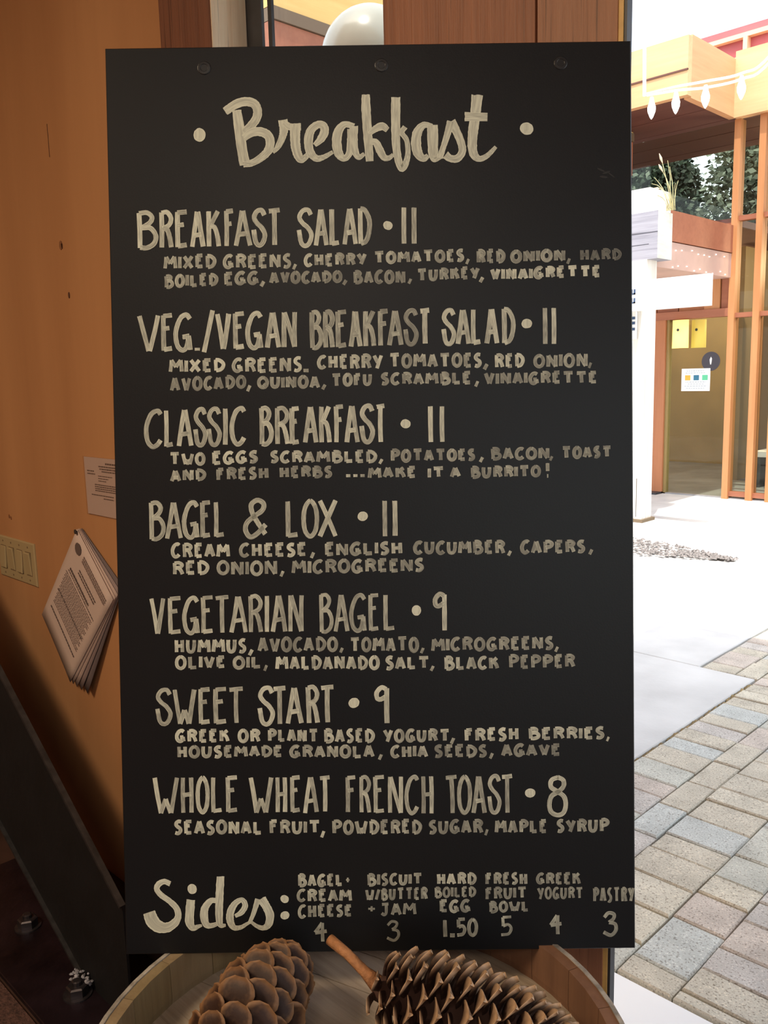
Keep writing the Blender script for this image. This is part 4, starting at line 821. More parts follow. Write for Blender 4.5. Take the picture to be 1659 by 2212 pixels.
LETTERING = [["h","BREAKFAST SALAD · 11","B",[31.3,185.9,56.9,185.7,56.0,229.1,30.3,229.3],5.36,0.9],
["h","BREAKFAST SALAD · 11","R",[57.2,185.7,74.9,185.6,74.0,228.9,56.2,229.1],5.36,0.9],
["h","BREAKFAST SALAD · 11","E",[76.0,185.6,92.6,185.5,91.7,228.8,75.0,228.9],5.36,0.9],
["h","BREAKFAST SALAD · 11","A",[94.1,185.5,111.7,185.4,110.8,228.6,93.2,228.8],5.36,0.9],
["h","BREAKFAST SALAD · 11","K",[111.9,185.4,129.9,185.2,129.1,228.5,111.1,228.6],5.36,0.9],
["h","BREAKFAST SALAD · 11","F",[132.6,185.2,145.9,185.1,145.1,228.3,131.7,228.4],5.36,0.9],
["h","BREAKFAST SALAD · 11","A",[144.5,185.2,165.8,185.0,165.1,228.1,143.7,228.3],5.36,0.9],
["h","BREAKFAST SALAD · 11","S",[164.7,185.0,182.8,184.9,182.0,228.0,163.9,228.2],5.36,0.9],
["h","BREAKFAST SALAD · 11","T",[182.4,184.9,199.8,184.8,199.1,227.9,181.7,228.0],5.36,0.9],
["h","BREAKFAST SALAD · 11","S",[216.8,185.4,236.5,185.1,235.8,229.3,216.1,229.8],5.36,0.9],
["h","BREAKFAST SALAD · 11","A",[236.8,185.1,253.9,184.9,253.2,228.9,236.0,229.3],5.36,0.9],
["h","BREAKFAST SALAD · 11","L",[254.1,184.9,268.0,184.8,267.4,228.5,253.5,228.9],5.36,0.9],
["h","BREAKFAST SALAD · 11","A",[269.9,184.7,287.5,184.5,286.9,228.0,269.2,228.5],5.36,0.9],
["h","BREAKFAST SALAD · 11","D",[286.9,184.5,303.4,184.3,302.8,227.6,286.3,228.0],5.36,0.9],
["d","BREAKFAST SALAD · 11","·",[321.9,206.0],5.24,0.95],
["h","BREAKFAST SALAD · 11","1",[337.7,184.1,343.7,184.2,343.1,228.5,337.1,228.4],5.36,0.9],
["h","BREAKFAST SALAD · 11","1",[349.2,184.3,355.5,184.4,355.0,228.7,348.6,228.6],5.36,0.9],
["w","MIXED GREENS, CHERRY TOMATOES, RED ONION, HARD","MIXED",[62.1,236.9,123.1,236.2,122.8,251.9,61.8,252.4],4.19,0.8],
["w","MIXED GREENS, CHERRY TOMATOES, RED ONION, HARD","GREENS",[130.8,236.7,210.2,236.6,209.9,253.1,130.4,252.8],4.19,0.8],
["w","MIXED GREENS, CHERRY TOMATOES, RED ONION, HARD",",",[210.9,248.7,216.0,248.8,215.9,254.6,210.8,254.5],4.19,0.8],
["w","MIXED GREENS, CHERRY TOMATOES, RED ONION, HARD","CHERRY",[224.4,237.2,296.9,237.0,296.7,250.5,224.2,251.8],4.19,0.8],
["w","MIXED GREENS, CHERRY TOMATOES, RED ONION, HARD","TOMATOES",[304.8,236.0,409.7,234.5,409.6,248.3,304.6,249.5],4.19,0.8],
["w","MIXED GREENS, CHERRY TOMATOES, RED ONION, HARD",",",[410.9,245.5,415.8,245.6,415.7,251.2,410.8,251.1],4.66,0.8],
["w","MIXED GREENS, CHERRY TOMATOES, RED ONION, HARD","RED",[423.2,235.1,457.0,235.6,456.9,250.5,423.1,250.8],4.66,0.75],
["w","MIXED GREENS, CHERRY TOMATOES, RED ONION, HARD","ONION",[462.8,236.5,526.6,235.5,526.5,249.3,462.7,250.6],4.66,0.62],
["w","MIXED GREENS, CHERRY TOMATOES, RED ONION, HARD",",",[527.4,246.5,532.3,246.6,532.2,252.6,527.4,252.5],4.66,0.6],
["w","MIXED GREENS, CHERRY TOMATOES, RED ONION, HARD","HARD",[542.7,236.4,591.0,236.2,590.9,248.9,542.6,249.7],3.88,0.3],
["w","BOILED EGG, AVOCADO, BACON, TURKEY, VINAIGRETTE","BOILED",[62.6,258.8,125.0,257.7,124.7,271.5,62.2,274.1],4.19,0.7],
["w","BOILED EGG, AVOCADO, BACON, TURKEY, VINAIGRETTE","EGG",[131.5,256.8,171.9,256.5,171.6,271.2,131.2,271.8],4.19,0.7],
["w","BOILED EGG, AVOCADO, BACON, TURKEY, VINAIGRETTE",",",[172.8,267.8,179.2,267.9,179.1,273.4,172.7,273.3],4.19,0.7],
["w","BOILED EGG, AVOCADO, BACON, TURKEY, VINAIGRETTE","AVOCADO",[184.3,257.0,268.5,257.1,268.3,270.3,184.0,270.8],4.19,0.6],
["w","BOILED EGG, AVOCADO, BACON, TURKEY, VINAIGRETTE",",",[268.1,267.7,274.3,267.8,274.3,272.9,268.0,272.8],4.19,0.5],
["w","BOILED EGG, AVOCADO, BACON, TURKEY, VINAIGRETTE","BACON",[281.0,256.9,341.6,257.2,341.4,272.2,280.8,271.6],4.19,0.6],
["w","BOILED EGG, AVOCADO, BACON, TURKEY, VINAIGRETTE",",",[343.8,267.3,349.0,267.4,349.0,272.8,343.7,272.7],4.19,0.7],
["w","BOILED EGG, AVOCADO, BACON, TURKEY, VINAIGRETTE","TURKEY",[354.2,256.3,427.2,254.7,427.0,268.4,354.0,270.3],4.19,0.72],
["w","BOILED EGG, AVOCADO, BACON, TURKEY, VINAIGRETTE",",",[426.1,266.8,432.2,266.9,432.2,272.3,426.1,272.2],4.66,0.8],
["w","BOILED EGG, AVOCADO, BACON, TURKEY, VINAIGRETTE","VINAIGRETTE",[439.1,256.7,567.3,254.9,567.2,267.8,439.0,270.5],4.66,0.97],
["h","VEG./VEGAN BREAKFAST SALAD · 11","V",[29.9,304.1,57.3,303.8,56.3,347.6,28.9,348.1],5.36,0.9],
["h","VEG./VEGAN BREAKFAST SALAD · 11","E",[57.3,303.8,73.0,303.6,72.1,347.4,56.3,347.6],5.36,0.9],
["h","VEG./VEGAN BREAKFAST SALAD · 11","G",[72.6,303.6,94.8,303.4,93.9,347.0,71.7,347.4],5.36,0.9],
["h","VEG./VEGAN BREAKFAST SALAD · 11",".",[96.3,342.9,102.1,342.9,102.0,346.8,96.2,346.7],5.36,0.9],
["h","VEG./VEGAN BREAKFAST SALAD · 11","/",[105.3,298.4,120.2,298.6,119.2,350.1,104.3,349.9],5.36,0.9],
["h","VEG./VEGAN BREAKFAST SALAD · 11","V",[120.4,303.1,139.0,302.9,138.2,346.3,119.5,346.6],5.36,0.9],
["h","VEG./VEGAN BREAKFAST SALAD · 11","E",[140.6,302.9,156.2,302.7,155.4,346.0,139.8,346.3],5.36,0.9],
["h","VEG./VEGAN BREAKFAST SALAD · 11","G",[155.9,302.7,176.6,302.5,175.8,345.7,155.1,346.0],5.36,0.9],
["h","VEG./VEGAN BREAKFAST SALAD · 11","A",[178.6,302.5,197.0,302.3,196.2,345.4,177.8,345.7],5.36,0.9],
["h","VEG./VEGAN BREAKFAST SALAD · 11","N",[197.2,302.3,216.1,302.1,215.3,345.1,196.5,345.4],5.36,0.9],
["h","VEG./VEGAN BREAKFAST SALAD · 11","B",[229.6,302.5,245.7,302.4,245.0,346.4,228.9,346.8],5.36,0.72],
["h","VEG./VEGAN BREAKFAST SALAD · 11","R",[245.1,302.4,259.1,302.4,258.4,346.2,244.4,346.5],5.36,0.72],
["h","VEG./VEGAN BREAKFAST SALAD · 11","E",[259.4,302.4,274.5,302.4,273.9,345.8,258.7,346.2],5.36,0.72],
["h","VEG./VEGAN BREAKFAST SALAD · 11","A",[275.3,302.4,291.0,302.3,290.4,345.5,274.7,345.8],5.36,0.72],
["h","VEG./VEGAN BREAKFAST SALAD · 11","K",[291.3,302.3,307.1,302.3,306.5,345.2,290.7,345.5],5.36,0.72],
["h","VEG./VEGAN BREAKFAST SALAD · 11","F",[308.5,302.3,322.7,302.2,322.1,344.8,307.9,345.1],5.36,0.72],
["h","VEG./VEGAN BREAKFAST SALAD · 11","A",[319.9,302.3,338.5,302.2,337.9,344.5,319.3,344.9],5.36,0.72],
["h","VEG./VEGAN BREAKFAST SALAD · 11","S",[338.1,302.2,356.2,302.2,355.6,344.1,337.6,344.5],5.36,0.72],
["h","VEG./VEGAN BREAKFAST SALAD · 11","T",[355.6,301.7,371.0,301.9,370.6,343.8,355.1,343.5],5.82,1.0],
["h","VEG./VEGAN BREAKFAST SALAD · 11","S",[382.3,302.8,399.5,302.5,399.0,344.4,381.8,344.5],5.36,0.9],
["h","VEG./VEGAN BREAKFAST SALAD · 11","A",[399.1,302.5,416.6,302.2,416.1,344.4,398.7,344.4],5.36,0.9],
["h","VEG./VEGAN BREAKFAST SALAD · 11","L",[416.2,302.2,429.9,302.0,429.5,344.3,415.8,344.4],5.36,0.9],
["h","VEG./VEGAN BREAKFAST SALAD · 11","A",[432.5,302.0,449.3,301.7,448.9,344.2,432.1,344.3],5.36,0.9],
["h","VEG./VEGAN BREAKFAST SALAD · 11","D",[451.4,301.7,467.9,301.4,467.6,344.2,451.0,344.2],5.36,0.9],
["d","VEG./VEGAN BREAKFAST SALAD · 11","·",[481.1,320.6],5.82,0.95],
["h","VEG./VEGAN BREAKFAST SALAD · 11","1",[498.7,301.3,506.1,301.4,505.7,345.9,498.4,345.8],5.36,0.9],
["h","VEG./VEGAN BREAKFAST SALAD · 11","1",[509.3,301.4,515.6,301.5,515.3,346.0,509.0,345.9],5.36,0.9],
["w","MIXED GREENS, CHERRY TOMATOES, RED ONION,","MIXED",[65.7,355.8,131.0,356.4,130.7,371.2,65.4,371.5],4.19,0.95],
["w","MIXED GREENS, CHERRY TOMATOES, RED ONION,","GREENS",[138.9,356.2,220.6,355.0,220.3,372.4,138.6,372.5],4.19,0.9],
["w","MIXED GREENS, CHERRY TOMATOES, RED ONION,",".",[221.9,368.6,227.7,368.7,227.6,373.5,221.8,373.5],4.19,0.8],
["w","MIXED GREENS, CHERRY TOMATOES, RED ONION,","CHERRY",[237.9,354.1,314.2,353.4,313.9,370.8,237.6,369.3],4.19,0.9],
["w","MIXED GREENS, CHERRY TOMATOES, RED ONION,","TOMATOES",[320.8,352.9,428.8,353.8,428.7,369.8,320.6,369.1],4.19,0.8],
["w","MIXED GREENS, CHERRY TOMATOES, RED ONION,",",",[429.9,366.6,436.3,366.7,436.2,372.7,429.8,372.6],4.19,0.8],
["w","MIXED GREENS, CHERRY TOMATOES, RED ONION,","RED",[443.1,355.2,478.1,355.1,477.9,370.7,443.0,371.6],4.19,0.88],
["w","MIXED GREENS, CHERRY TOMATOES, RED ONION,","ONION",[488.5,356.4,551.6,355.3,551.5,371.7,488.4,371.5],4.19,0.7],
["w","MIXED GREENS, CHERRY TOMATOES, RED ONION,",",",[551.5,366.5,556.2,366.6,556.2,372.7,551.5,372.7],4.19,0.5],
["w","AVOCADO, QUINOA, TOFU SCRAMBLE, VINAIGRETTE","AVOCADO",[66.8,376.9,155.3,375.8,155.1,390.4,66.4,393.5],4.19,0.62],
["w","AVOCADO, QUINOA, TOFU SCRAMBLE, VINAIGRETTE",",",[155.1,387.4,161.0,387.5,160.8,394.2,155.0,394.1],4.19,0.7],
["w","AVOCADO, QUINOA, TOFU SCRAMBLE, VINAIGRETTE","QUINOA",[167.9,377.1,241.0,377.3,240.8,392.1,167.7,390.8],4.19,0.65],
["w","AVOCADO, QUINOA, TOFU SCRAMBLE, VINAIGRETTE",",",[242.2,387.8,248.1,387.9,248.0,393.1,242.1,393.0],4.19,0.6],
["w","AVOCADO, QUINOA, TOFU SCRAMBLE, VINAIGRETTE","TOFU",[253.5,375.5,301.4,375.3,301.2,389.2,253.3,390.6],4.19,0.72],
["w","AVOCADO, QUINOA, TOFU SCRAMBLE, VINAIGRETTE","SCRAMBLE",[311.0,375.6,416.6,375.1,416.5,389.6,310.8,389.1],4.19,0.68],
["w","AVOCADO, QUINOA, TOFU SCRAMBLE, VINAIGRETTE",",",[420.0,386.2,425.0,386.2,424.9,392.3,419.9,392.2],4.19,0.8],
["w","AVOCADO, QUINOA, TOFU SCRAMBLE, VINAIGRETTE","VINAIGRETTE",[430.9,376.1,562.5,376.5,562.5,390.2,430.8,390.4],4.19,0.65],
["h","CLASSIC BREAKFAST · 11","C",[36.1,414.1,57.5,413.7,56.5,458.3,35.1,458.6],5.12,0.85],
["h","CLASSIC BREAKFAST · 11","L",[58.3,413.7,71.4,413.4,70.4,458.0,57.3,458.3],5.12,0.85],
["h","CLASSIC BREAKFAST · 11","A",[74.1,413.4,93.1,413.0,92.2,457.7,73.1,458.0],5.12,0.85],
["h","CLASSIC BREAKFAST · 11","S",[93.0,413.0,109.4,412.7,108.5,457.4,92.1,457.7],5.12,0.85],
["h","CLASSIC BREAKFAST · 11","S",[108.5,412.7,126.1,412.4,125.2,457.2,107.6,457.5],5.12,0.85],
["h","CLASSIC BREAKFAST · 11","I",[126.3,412.4,134.0,412.3,133.2,457.1,125.4,457.2],5.12,0.85],
["h","CLASSIC BREAKFAST · 11","C",[135.6,412.2,154.5,411.9,153.6,456.7,134.8,457.0],5.12,0.85],
["h","CLASSIC BREAKFAST · 11","B",[168.9,412.3,186.2,412.6,185.4,457.2,168.1,457.2],5.36,0.9],
["h","CLASSIC BREAKFAST · 11","R",[186.8,412.6,205.1,412.9,204.4,457.2,186.0,457.2],5.36,0.9],
["h","CLASSIC BREAKFAST · 11","E",[204.5,412.9,217.9,413.1,217.2,457.2,203.8,457.2],5.36,0.9],
["h","CLASSIC BREAKFAST · 11","A",[220.6,411.6,238.4,411.6,237.7,456.0,219.9,455.9],5.36,0.9],
["h","CLASSIC BREAKFAST · 11","K",[238.6,411.6,254.1,411.6,253.4,456.1,237.9,456.0],5.36,0.9],
["h","CLASSIC BREAKFAST · 11","F",[255.6,411.6,269.3,411.5,268.6,456.3,255.0,456.1],5.36,0.9],
["h","CLASSIC BREAKFAST · 11","A",[269.1,411.5,286.5,411.5,285.8,456.4,268.4,456.3],5.36,0.9],
["h","CLASSIC BREAKFAST · 11","S",[285.9,411.5,304.0,411.5,303.3,456.5,285.2,456.4],5.36,0.9],
["h","CLASSIC BREAKFAST · 11","T",[303.7,411.5,317.4,411.4,316.8,456.6,303.1,456.5],5.36,0.9],
["d","CLASSIC BREAKFAST · 11","·",[339.4,434.3],5.59,0.95],
["h","CLASSIC BREAKFAST · 11","1",[364.6,412.8,372.8,412.9,372.3,457.4,364.1,457.5],5.36,0.9],
["h","CLASSIC BREAKFAST · 11","1",[378.6,413.0,385.6,413.1,385.1,457.3,378.1,457.4],5.36,0.9],
["w","TWO EGGS SCRAMBLED, POTATOES, BACON, TOAST","TWO",[63.7,463.4,106.0,464.8,105.7,479.2,63.3,477.9],4.19,0.95],
["w","TWO EGGS SCRAMBLED, POTATOES, BACON, TOAST","EGGS",[113.4,463.5,167.5,463.3,167.3,477.0,113.1,478.9],4.19,0.95],
["w","TWO EGGS SCRAMBLED, POTATOES, BACON, TOAST","SCRAMBLED",[181.0,463.9,305.7,464.1,305.5,478.6,180.7,477.5],4.19,0.82],
["w","TWO EGGS SCRAMBLED, POTATOES, BACON, TOAST",",",[307.3,474.9,312.9,475.0,312.8,480.1,307.2,480.1],4.19,0.8],
["w","TWO EGGS SCRAMBLED, POTATOES, BACON, TOAST","POTATOES",[321.1,463.9,420.0,464.8,419.9,478.1,320.9,478.3],4.19,0.65],
["w","TWO EGGS SCRAMBLED, POTATOES, BACON, TOAST",",",[424.3,474.2,429.9,474.3,429.8,479.7,424.2,479.7],4.19,0.8],
["w","TWO EGGS SCRAMBLED, POTATOES, BACON, TOAST","BACON",[437.8,463.2,506.5,463.5,506.4,477.3,437.7,477.6],4.19,0.6],
["w","TWO EGGS SCRAMBLED, POTATOES, BACON, TOAST",",",[505.6,474.4,510.5,474.4,510.5,479.1,505.6,479.0],4.19,0.5],
["w","TWO EGGS SCRAMBLED, POTATOES, BACON, TOAST","TOAST",[519.7,463.4,578.9,463.7,578.8,476.5,519.6,477.5],4.19,0.62],
["w","AND FRESH HERBS ...MAKE IT A BURRITO!","AND",[64.6,483.8,106.5,483.9,106.3,497.0,64.3,498.2],4.19,0.8],
["w","AND FRESH HERBS ...MAKE IT A BURRITO!","FRESH",[118.0,483.1,179.7,482.2,179.5,495.6,117.7,497.7],4.19,0.62],
["w","AND FRESH HERBS ...MAKE IT A BURRITO!","HERBS",[191.4,482.1,253.6,482.0,253.4,495.2,191.2,495.2],4.19,0.62],
["w","AND FRESH HERBS ...MAKE IT A BURRITO!","...",[269.5,491.6,290.9,491.9,290.9,495.7,269.4,495.7],4.19,0.9],
["w","AND FRESH HERBS ...MAKE IT A BURRITO!","MAKE",[294.9,483.8,351.3,484.2,351.1,497.0,294.7,497.2],4.19,0.72],
["w","AND FRESH HERBS ...MAKE IT A BURRITO!","IT",[364.5,485.3,384.0,485.0,383.8,497.2,364.3,498.1],4.19,0.8],
["w","AND FRESH HERBS ...MAKE IT A BURRITO!","A",[390.4,485.0,402.9,484.9,402.8,496.9,390.3,497.9],4.19,0.75],
["w","AND FRESH HERBS ...MAKE IT A BURRITO!","BURRITO",[414.2,484.6,496.2,484.5,496.1,497.6,414.1,498.2],4.19,0.65],
["w","AND FRESH HERBS ...MAKE IT A BURRITO!","!",[500.5,480.8,507.2,480.9,507.1,498.3,500.4,498.2],4.19,0.8],
["h","BAGEL & LOX · 11","B",[38.2,520.6,58.3,520.7,57.4,565.6,37.2,566.2],5.12,0.78],
["h","BAGEL & LOX · 11","A",[58.0,520.7,78.6,520.8,77.7,565.1,57.0,565.7],5.12,0.78],
["h","BAGEL & LOX · 11","G",[77.9,520.8,98.5,520.9,97.6,564.5,77.0,565.1],5.12,0.78],
["h","BAGEL & LOX · 11","E",[98.2,520.9,112.5,521.0,111.6,564.1,97.3,564.5],5.12,0.78],
["h","BAGEL & LOX · 11","L",[114.0,521.0,128.6,521.1,127.8,563.7,113.1,564.1],5.12,0.78],
["h","BAGEL & LOX · 11","&",[148.8,518.8,177.9,519.2,177.1,565.5,148.0,565.1],5.59,1.0],
["h","BAGEL & LOX · 11","L",[197.4,521.0,214.7,521.2,214.0,565.4,196.7,565.2],5.36,0.9],
["h","BAGEL & LOX · 11","O",[217.0,520.7,237.4,520.7,236.7,565.4,216.2,565.5],5.36,0.9],
["h","BAGEL & LOX · 11","X",[236.0,520.7,259.1,520.6,258.4,565.4,235.3,565.4],5.36,0.9],
["d","BAGEL & LOX · 11","·",[288.0,541.1],5.82,0.95],
["h","BAGEL & LOX · 11","1",[310.2,521.8,318.0,521.9,317.4,566.2,309.5,566.5],5.36,0.9],
["h","BAGEL & LOX · 11","1",[322.1,522.0,329.6,522.1,329.0,565.8,321.5,566.1],5.36,0.9],
["w","CREAM CHEESE, ENGLISH CUCUMBER, CAPERS,","CREAM",[63.7,569.5,132.7,570.8,132.4,586.7,63.4,587.1],4.19,0.95],
["w","CREAM CHEESE, ENGLISH CUCUMBER, CAPERS,","CHEESE",[143.3,570.6,222.3,571.4,222.1,586.7,143.0,586.8],4.19,0.88],
["w","CREAM CHEESE, ENGLISH CUCUMBER, CAPERS,",",",[226.0,582.6,231.6,582.7,231.5,588.9,225.9,588.9],4.19,0.9],
["w","CREAM CHEESE, ENGLISH CUCUMBER, CAPERS,","ENGLISH",[242.9,571.7,334.3,570.9,334.2,585.6,242.6,587.0],4.19,0.75],
["w","CREAM CHEESE, ENGLISH CUCUMBER, CAPERS,","CUCUMBER",[346.7,571.0,453.8,571.6,453.6,587.4,346.5,585.8],4.19,0.66],
["w","CREAM CHEESE, ENGLISH CUCUMBER, CAPERS,",",",[456.1,583.9,461.3,584.0,461.2,589.3,456.1,589.2],4.19,0.8],
["w","CREAM CHEESE, ENGLISH CUCUMBER, CAPERS,","CAPERS",[471.5,572.1,547.3,572.3,547.2,586.6,471.3,587.9],4.19,0.66],
["w","CREAM CHEESE, ENGLISH CUCUMBER, CAPERS,",",",[550.7,583.5,556.3,583.5,556.3,589.1,550.7,589.0],4.19,0.75],
["w","RED ONION, MICROGREENS","RED",[64.5,591.0,107.9,590.8,107.6,606.9,64.1,606.7],4.19,0.88],
["w","RED ONION, MICROGREENS","ONION",[116.7,591.2,187.8,591.2,187.5,608.6,116.4,607.6],4.19,0.7],
["w","RED ONION, MICROGREENS",",",[190.2,603.9,195.5,604.0,195.4,610.1,190.1,610.0],4.19,0.85],
["w","RED ONION, MICROGREENS","MICROGREENS",[204.2,591.4,359.0,591.1,358.8,606.2,203.9,607.6],4.19,0.66],
["h","VEGETARIAN BAGEL · 9","V",[36.9,632.8,55.9,632.6,55.0,676.9,35.9,677.0],4.89,0.82],
["h","VEGETARIAN BAGEL · 9","E",[58.0,632.6,75.7,632.4,74.8,676.8,57.1,676.9],4.89,0.82],
["h","VEGETARIAN BAGEL · 9","G",[75.9,632.4,96.3,632.2,95.4,676.7,75.0,676.8],4.89,0.82],
["h","VEGETARIAN BAGEL · 9","E",[96.5,632.2,113.3,632.0,112.4,676.7,95.6,676.7],4.89,0.82],
["h","VEGETARIAN BAGEL · 9","T",[112.4,632.1,131.8,631.9,130.9,676.6,111.5,676.7],4.89,0.82],
["h","VEGETARIAN BAGEL · 9","A",[131.0,631.9,152.1,631.7,151.3,676.5,130.1,676.6],4.89,0.82],
["h","VEGETARIAN BAGEL · 9","R",[151.8,631.7,170.0,631.5,169.2,676.4,150.9,676.5],4.89,0.82],
["h","VEGETARIAN BAGEL · 9","I",[171.5,631.5,177.9,631.4,177.1,676.4,170.7,676.4],4.89,0.82],
["h","VEGETARIAN BAGEL · 9","A",[179.4,631.4,198.5,631.2,197.7,676.3,178.6,676.4],4.89,0.82],
["h","VEGETARIAN BAGEL · 9","N",[199.2,631.2,218.4,631.0,217.7,676.2,198.4,676.3],4.89,0.82],
["h","VEGETARIAN BAGEL · 9","B",[235.1,631.0,252.5,631.3,251.8,677.0,234.4,677.3],4.66,0.8],
["h","VEGETARIAN BAGEL · 9","A",[252.8,631.3,271.1,631.5,270.4,676.7,252.1,677.0],4.66,0.8],
["h","VEGETARIAN BAGEL · 9","G",[271.3,631.6,291.6,631.9,291.0,676.4,270.6,676.7],4.66,0.8],
["h","VEGETARIAN BAGEL · 9","E",[292.8,631.9,306.9,632.1,306.3,676.1,292.2,676.4],4.66,0.8],
["h","VEGETARIAN BAGEL · 9","L",[310.3,632.2,325.6,632.4,325.0,675.9,309.7,676.1],4.66,0.8],
["d","VEGETARIAN BAGEL · 9","·",[349.3,652.1],5.82,0.95],
["h","VEGETARIAN BAGEL · 9","9",[368.5,631.6,386.1,631.8,385.6,677.6,367.9,677.4],5.12,0.9],
["w","HUMMUS, AVOCADO, TOMATO, MICROGREENS,","HUMMUS",[64.9,681.9,150.0,682.4,149.7,699.0,64.5,698.4],4.19,0.88],
["w","HUMMUS, AVOCADO, TOMATO, MICROGREENS,",",",[151.2,695.8,158.0,695.9,157.9,702.3,151.1,702.2],4.19,0.85],
["w","HUMMUS, AVOCADO, TOMATO, MICROGREENS,","AVOCADO",[163.0,681.4,257.0,682.3,256.7,699.2,162.7,698.8],4.19,0.6],
["w","HUMMUS, AVOCADO, TOMATO, MICROGREENS,",",",[258.6,695.1,263.3,695.2,263.2,700.5,258.5,700.4],4.19,0.7],
["w","HUMMUS, AVOCADO, TOMATO, MICROGREENS,","TOMATO",[270.3,682.8,351.7,683.5,351.5,700.8,270.0,699.4],4.19,0.74],
["w","HUMMUS, AVOCADO, TOMATO, MICROGREENS,",",",[353.0,696.3,358.0,696.4,358.0,702.3,352.9,702.3],4.19,0.7],
["w","HUMMUS, AVOCADO, TOMATO, MICROGREENS,","MICROGREENS",[366.1,684.7,509.4,684.9,509.3,699.9,365.9,700.7],4.19,0.66],
["w","HUMMUS, AVOCADO, TOMATO, MICROGREENS,",",",[510.1,697.1,515.4,697.2,515.4,702.7,510.1,702.7],4.19,0.75],
["w","OLIVE OIL, MALDANADO SALT, BLACK PEPPER","OLIVE",[65.6,701.1,125.1,702.8,124.9,716.4,65.3,717.7],4.19,0.8],
["w","OLIVE OIL, MALDANADO SALT, BLACK PEPPER","OIL",[133.4,702.9,167.2,703.4,166.9,717.8,133.1,718.1],4.19,0.75],
["w","OLIVE OIL, MALDANADO SALT, BLACK PEPPER",",",[169.1,714.3,174.3,714.3,174.2,720.8,169.0,720.7],4.19,0.8],
["w","OLIVE OIL, MALDANADO SALT, BLACK PEPPER","MALDANADO",[183.4,703.6,305.5,704.6,305.3,720.8,183.2,719.9],4.19,0.92],
["w","OLIVE OIL, MALDANADO SALT, BLACK PEPPER","SALT",[311.8,705.3,364.2,706.2,364.0,720.4,311.6,721.3],4.19,0.85],
["w","OLIVE OIL, MALDANADO SALT, BLACK PEPPER",",",[364.3,717.8,369.6,717.9,369.5,723.3,364.2,723.3],4.19,0.85],
["w","OLIVE OIL, MALDANADO SALT, BLACK PEPPER","BLACK",[380.9,706.4,445.4,707.7,445.3,722.3,380.7,722.8],4.19,0.82],
["w","OLIVE OIL, MALDANADO SALT, BLACK PEPPER","PEPPER",[456.1,706.1,534.4,706.5,534.3,721.9,456.0,722.1],4.19,0.66],
["h","SWEET START · 9","S",[41.5,740.4,61.9,740.4,61.0,783.8,40.5,783.8],5.12,0.82],
["h","SWEET START · 9","W",[62.1,740.4,89.8,740.3,89.0,783.7,61.2,783.8],5.12,0.82],
["h","SWEET START · 9","E",[91.6,740.2,107.8,740.2,106.9,783.6,90.7,783.6],5.12,0.82],
["h","SWEET START · 9","E",[109.1,740.2,127.0,740.1,126.2,783.5,108.2,783.6],5.12,0.82],
["h","SWEET START · 9","T",[126.4,740.1,146.7,740.0,145.9,783.4,125.6,783.5],5.12,0.82],
["h","SWEET START · 9","S",[161.6,739.4,182.1,739.6,181.3,785.5,160.7,786.0],5.36,0.9],
["h","SWEET START · 9","T",[178.3,739.6,196.9,739.8,196.1,785.2,177.5,785.6],5.36,0.9],
["h","SWEET START · 9","A",[194.9,739.8,215.8,740.0,215.1,784.7,194.1,785.2],5.36,0.9],
["h","SWEET START · 9","R",[217.0,739.2,234.6,739.2,233.9,784.4,217.7,785.0],5.36,0.9],
["h","SWEET START · 9","T",[234.0,739.2,253.2,739.3,252.5,784.0,233.3,784.4],5.36,0.9],
["d","SWEET START · 9","·",[274.6,760.1],6.17,0.95],
["h","SWEET START · 9","9",[298.2,740.6,317.7,740.9,317.1,786.3,297.6,786.0],5.59,0.95],
["w","GREEK OR PLANT BASED YOGURT, FRESH BERRIES,","GREEK",[64.0,788.7,128.1,790.0,127.8,805.0,63.7,803.9],4.19,0.97],
["w","GREEK OR PLANT BASED YOGURT, FRESH BERRIES,","OR",[137.6,789.6,164.2,790.0,163.9,805.1,137.3,805.4],4.19,0.95],
["w","GREEK OR PLANT BASED YOGURT, FRESH BERRIES,","PLANT",[172.4,789.7,232.6,790.5,232.3,806.0,172.1,804.6],4.19,0.85],
["w","GREEK OR PLANT BASED YOGURT, FRESH BERRIES,","BASED",[238.7,790.4,298.5,791.1,298.2,807.0,238.5,806.9],4.19,0.88],
["w","GREEK OR PLANT BASED YOGURT, FRESH BERRIES,","YOGURT",[308.1,791.7,387.2,792.9,387.1,807.2,307.9,807.6],4.19,0.8],
["w","GREEK OR PLANT BASED YOGURT, FRESH BERRIES,",",",[386.9,803.3,392.7,803.3,392.6,809.9,386.8,809.8],4.19,0.8],
["w","GREEK OR PLANT BASED YOGURT, FRESH BERRIES,","FRESH",[403.7,792.5,468.3,791.8,468.1,807.0,403.5,807.6],4.19,0.95],
["w","GREEK OR PLANT BASED YOGURT, FRESH BERRIES,","BERRIES",[478.9,792.3,568.6,792.3,568.5,806.6,478.8,806.6],4.19,0.85],
["w","GREEK OR PLANT BASED YOGURT, FRESH BERRIES,",",",[570.0,804.2,574.4,804.3,574.4,809.3,570.0,809.2],4.19,0.8],
["w","HOUSEMADE GRANOLA, CHIA SEEDS, AGAVE","HOUSEMADE",[65.2,808.0,190.1,809.4,189.9,822.5,64.9,822.9],4.19,0.78],
["w","HOUSEMADE GRANOLA, CHIA SEEDS, AGAVE","GRANOLA",[198.1,809.5,298.2,810.1,298.0,825.4,197.9,824.0],4.19,0.75],
["w","HOUSEMADE GRANOLA, CHIA SEEDS, AGAVE",",",[302.1,821.6,307.3,821.7,307.2,827.6,302.0,827.6],4.19,0.8],
["w","HOUSEMADE GRANOLA, CHIA SEEDS, AGAVE","CHIA",[316.7,811.0,361.0,811.3,360.9,825.9,316.5,825.6],4.19,0.72],
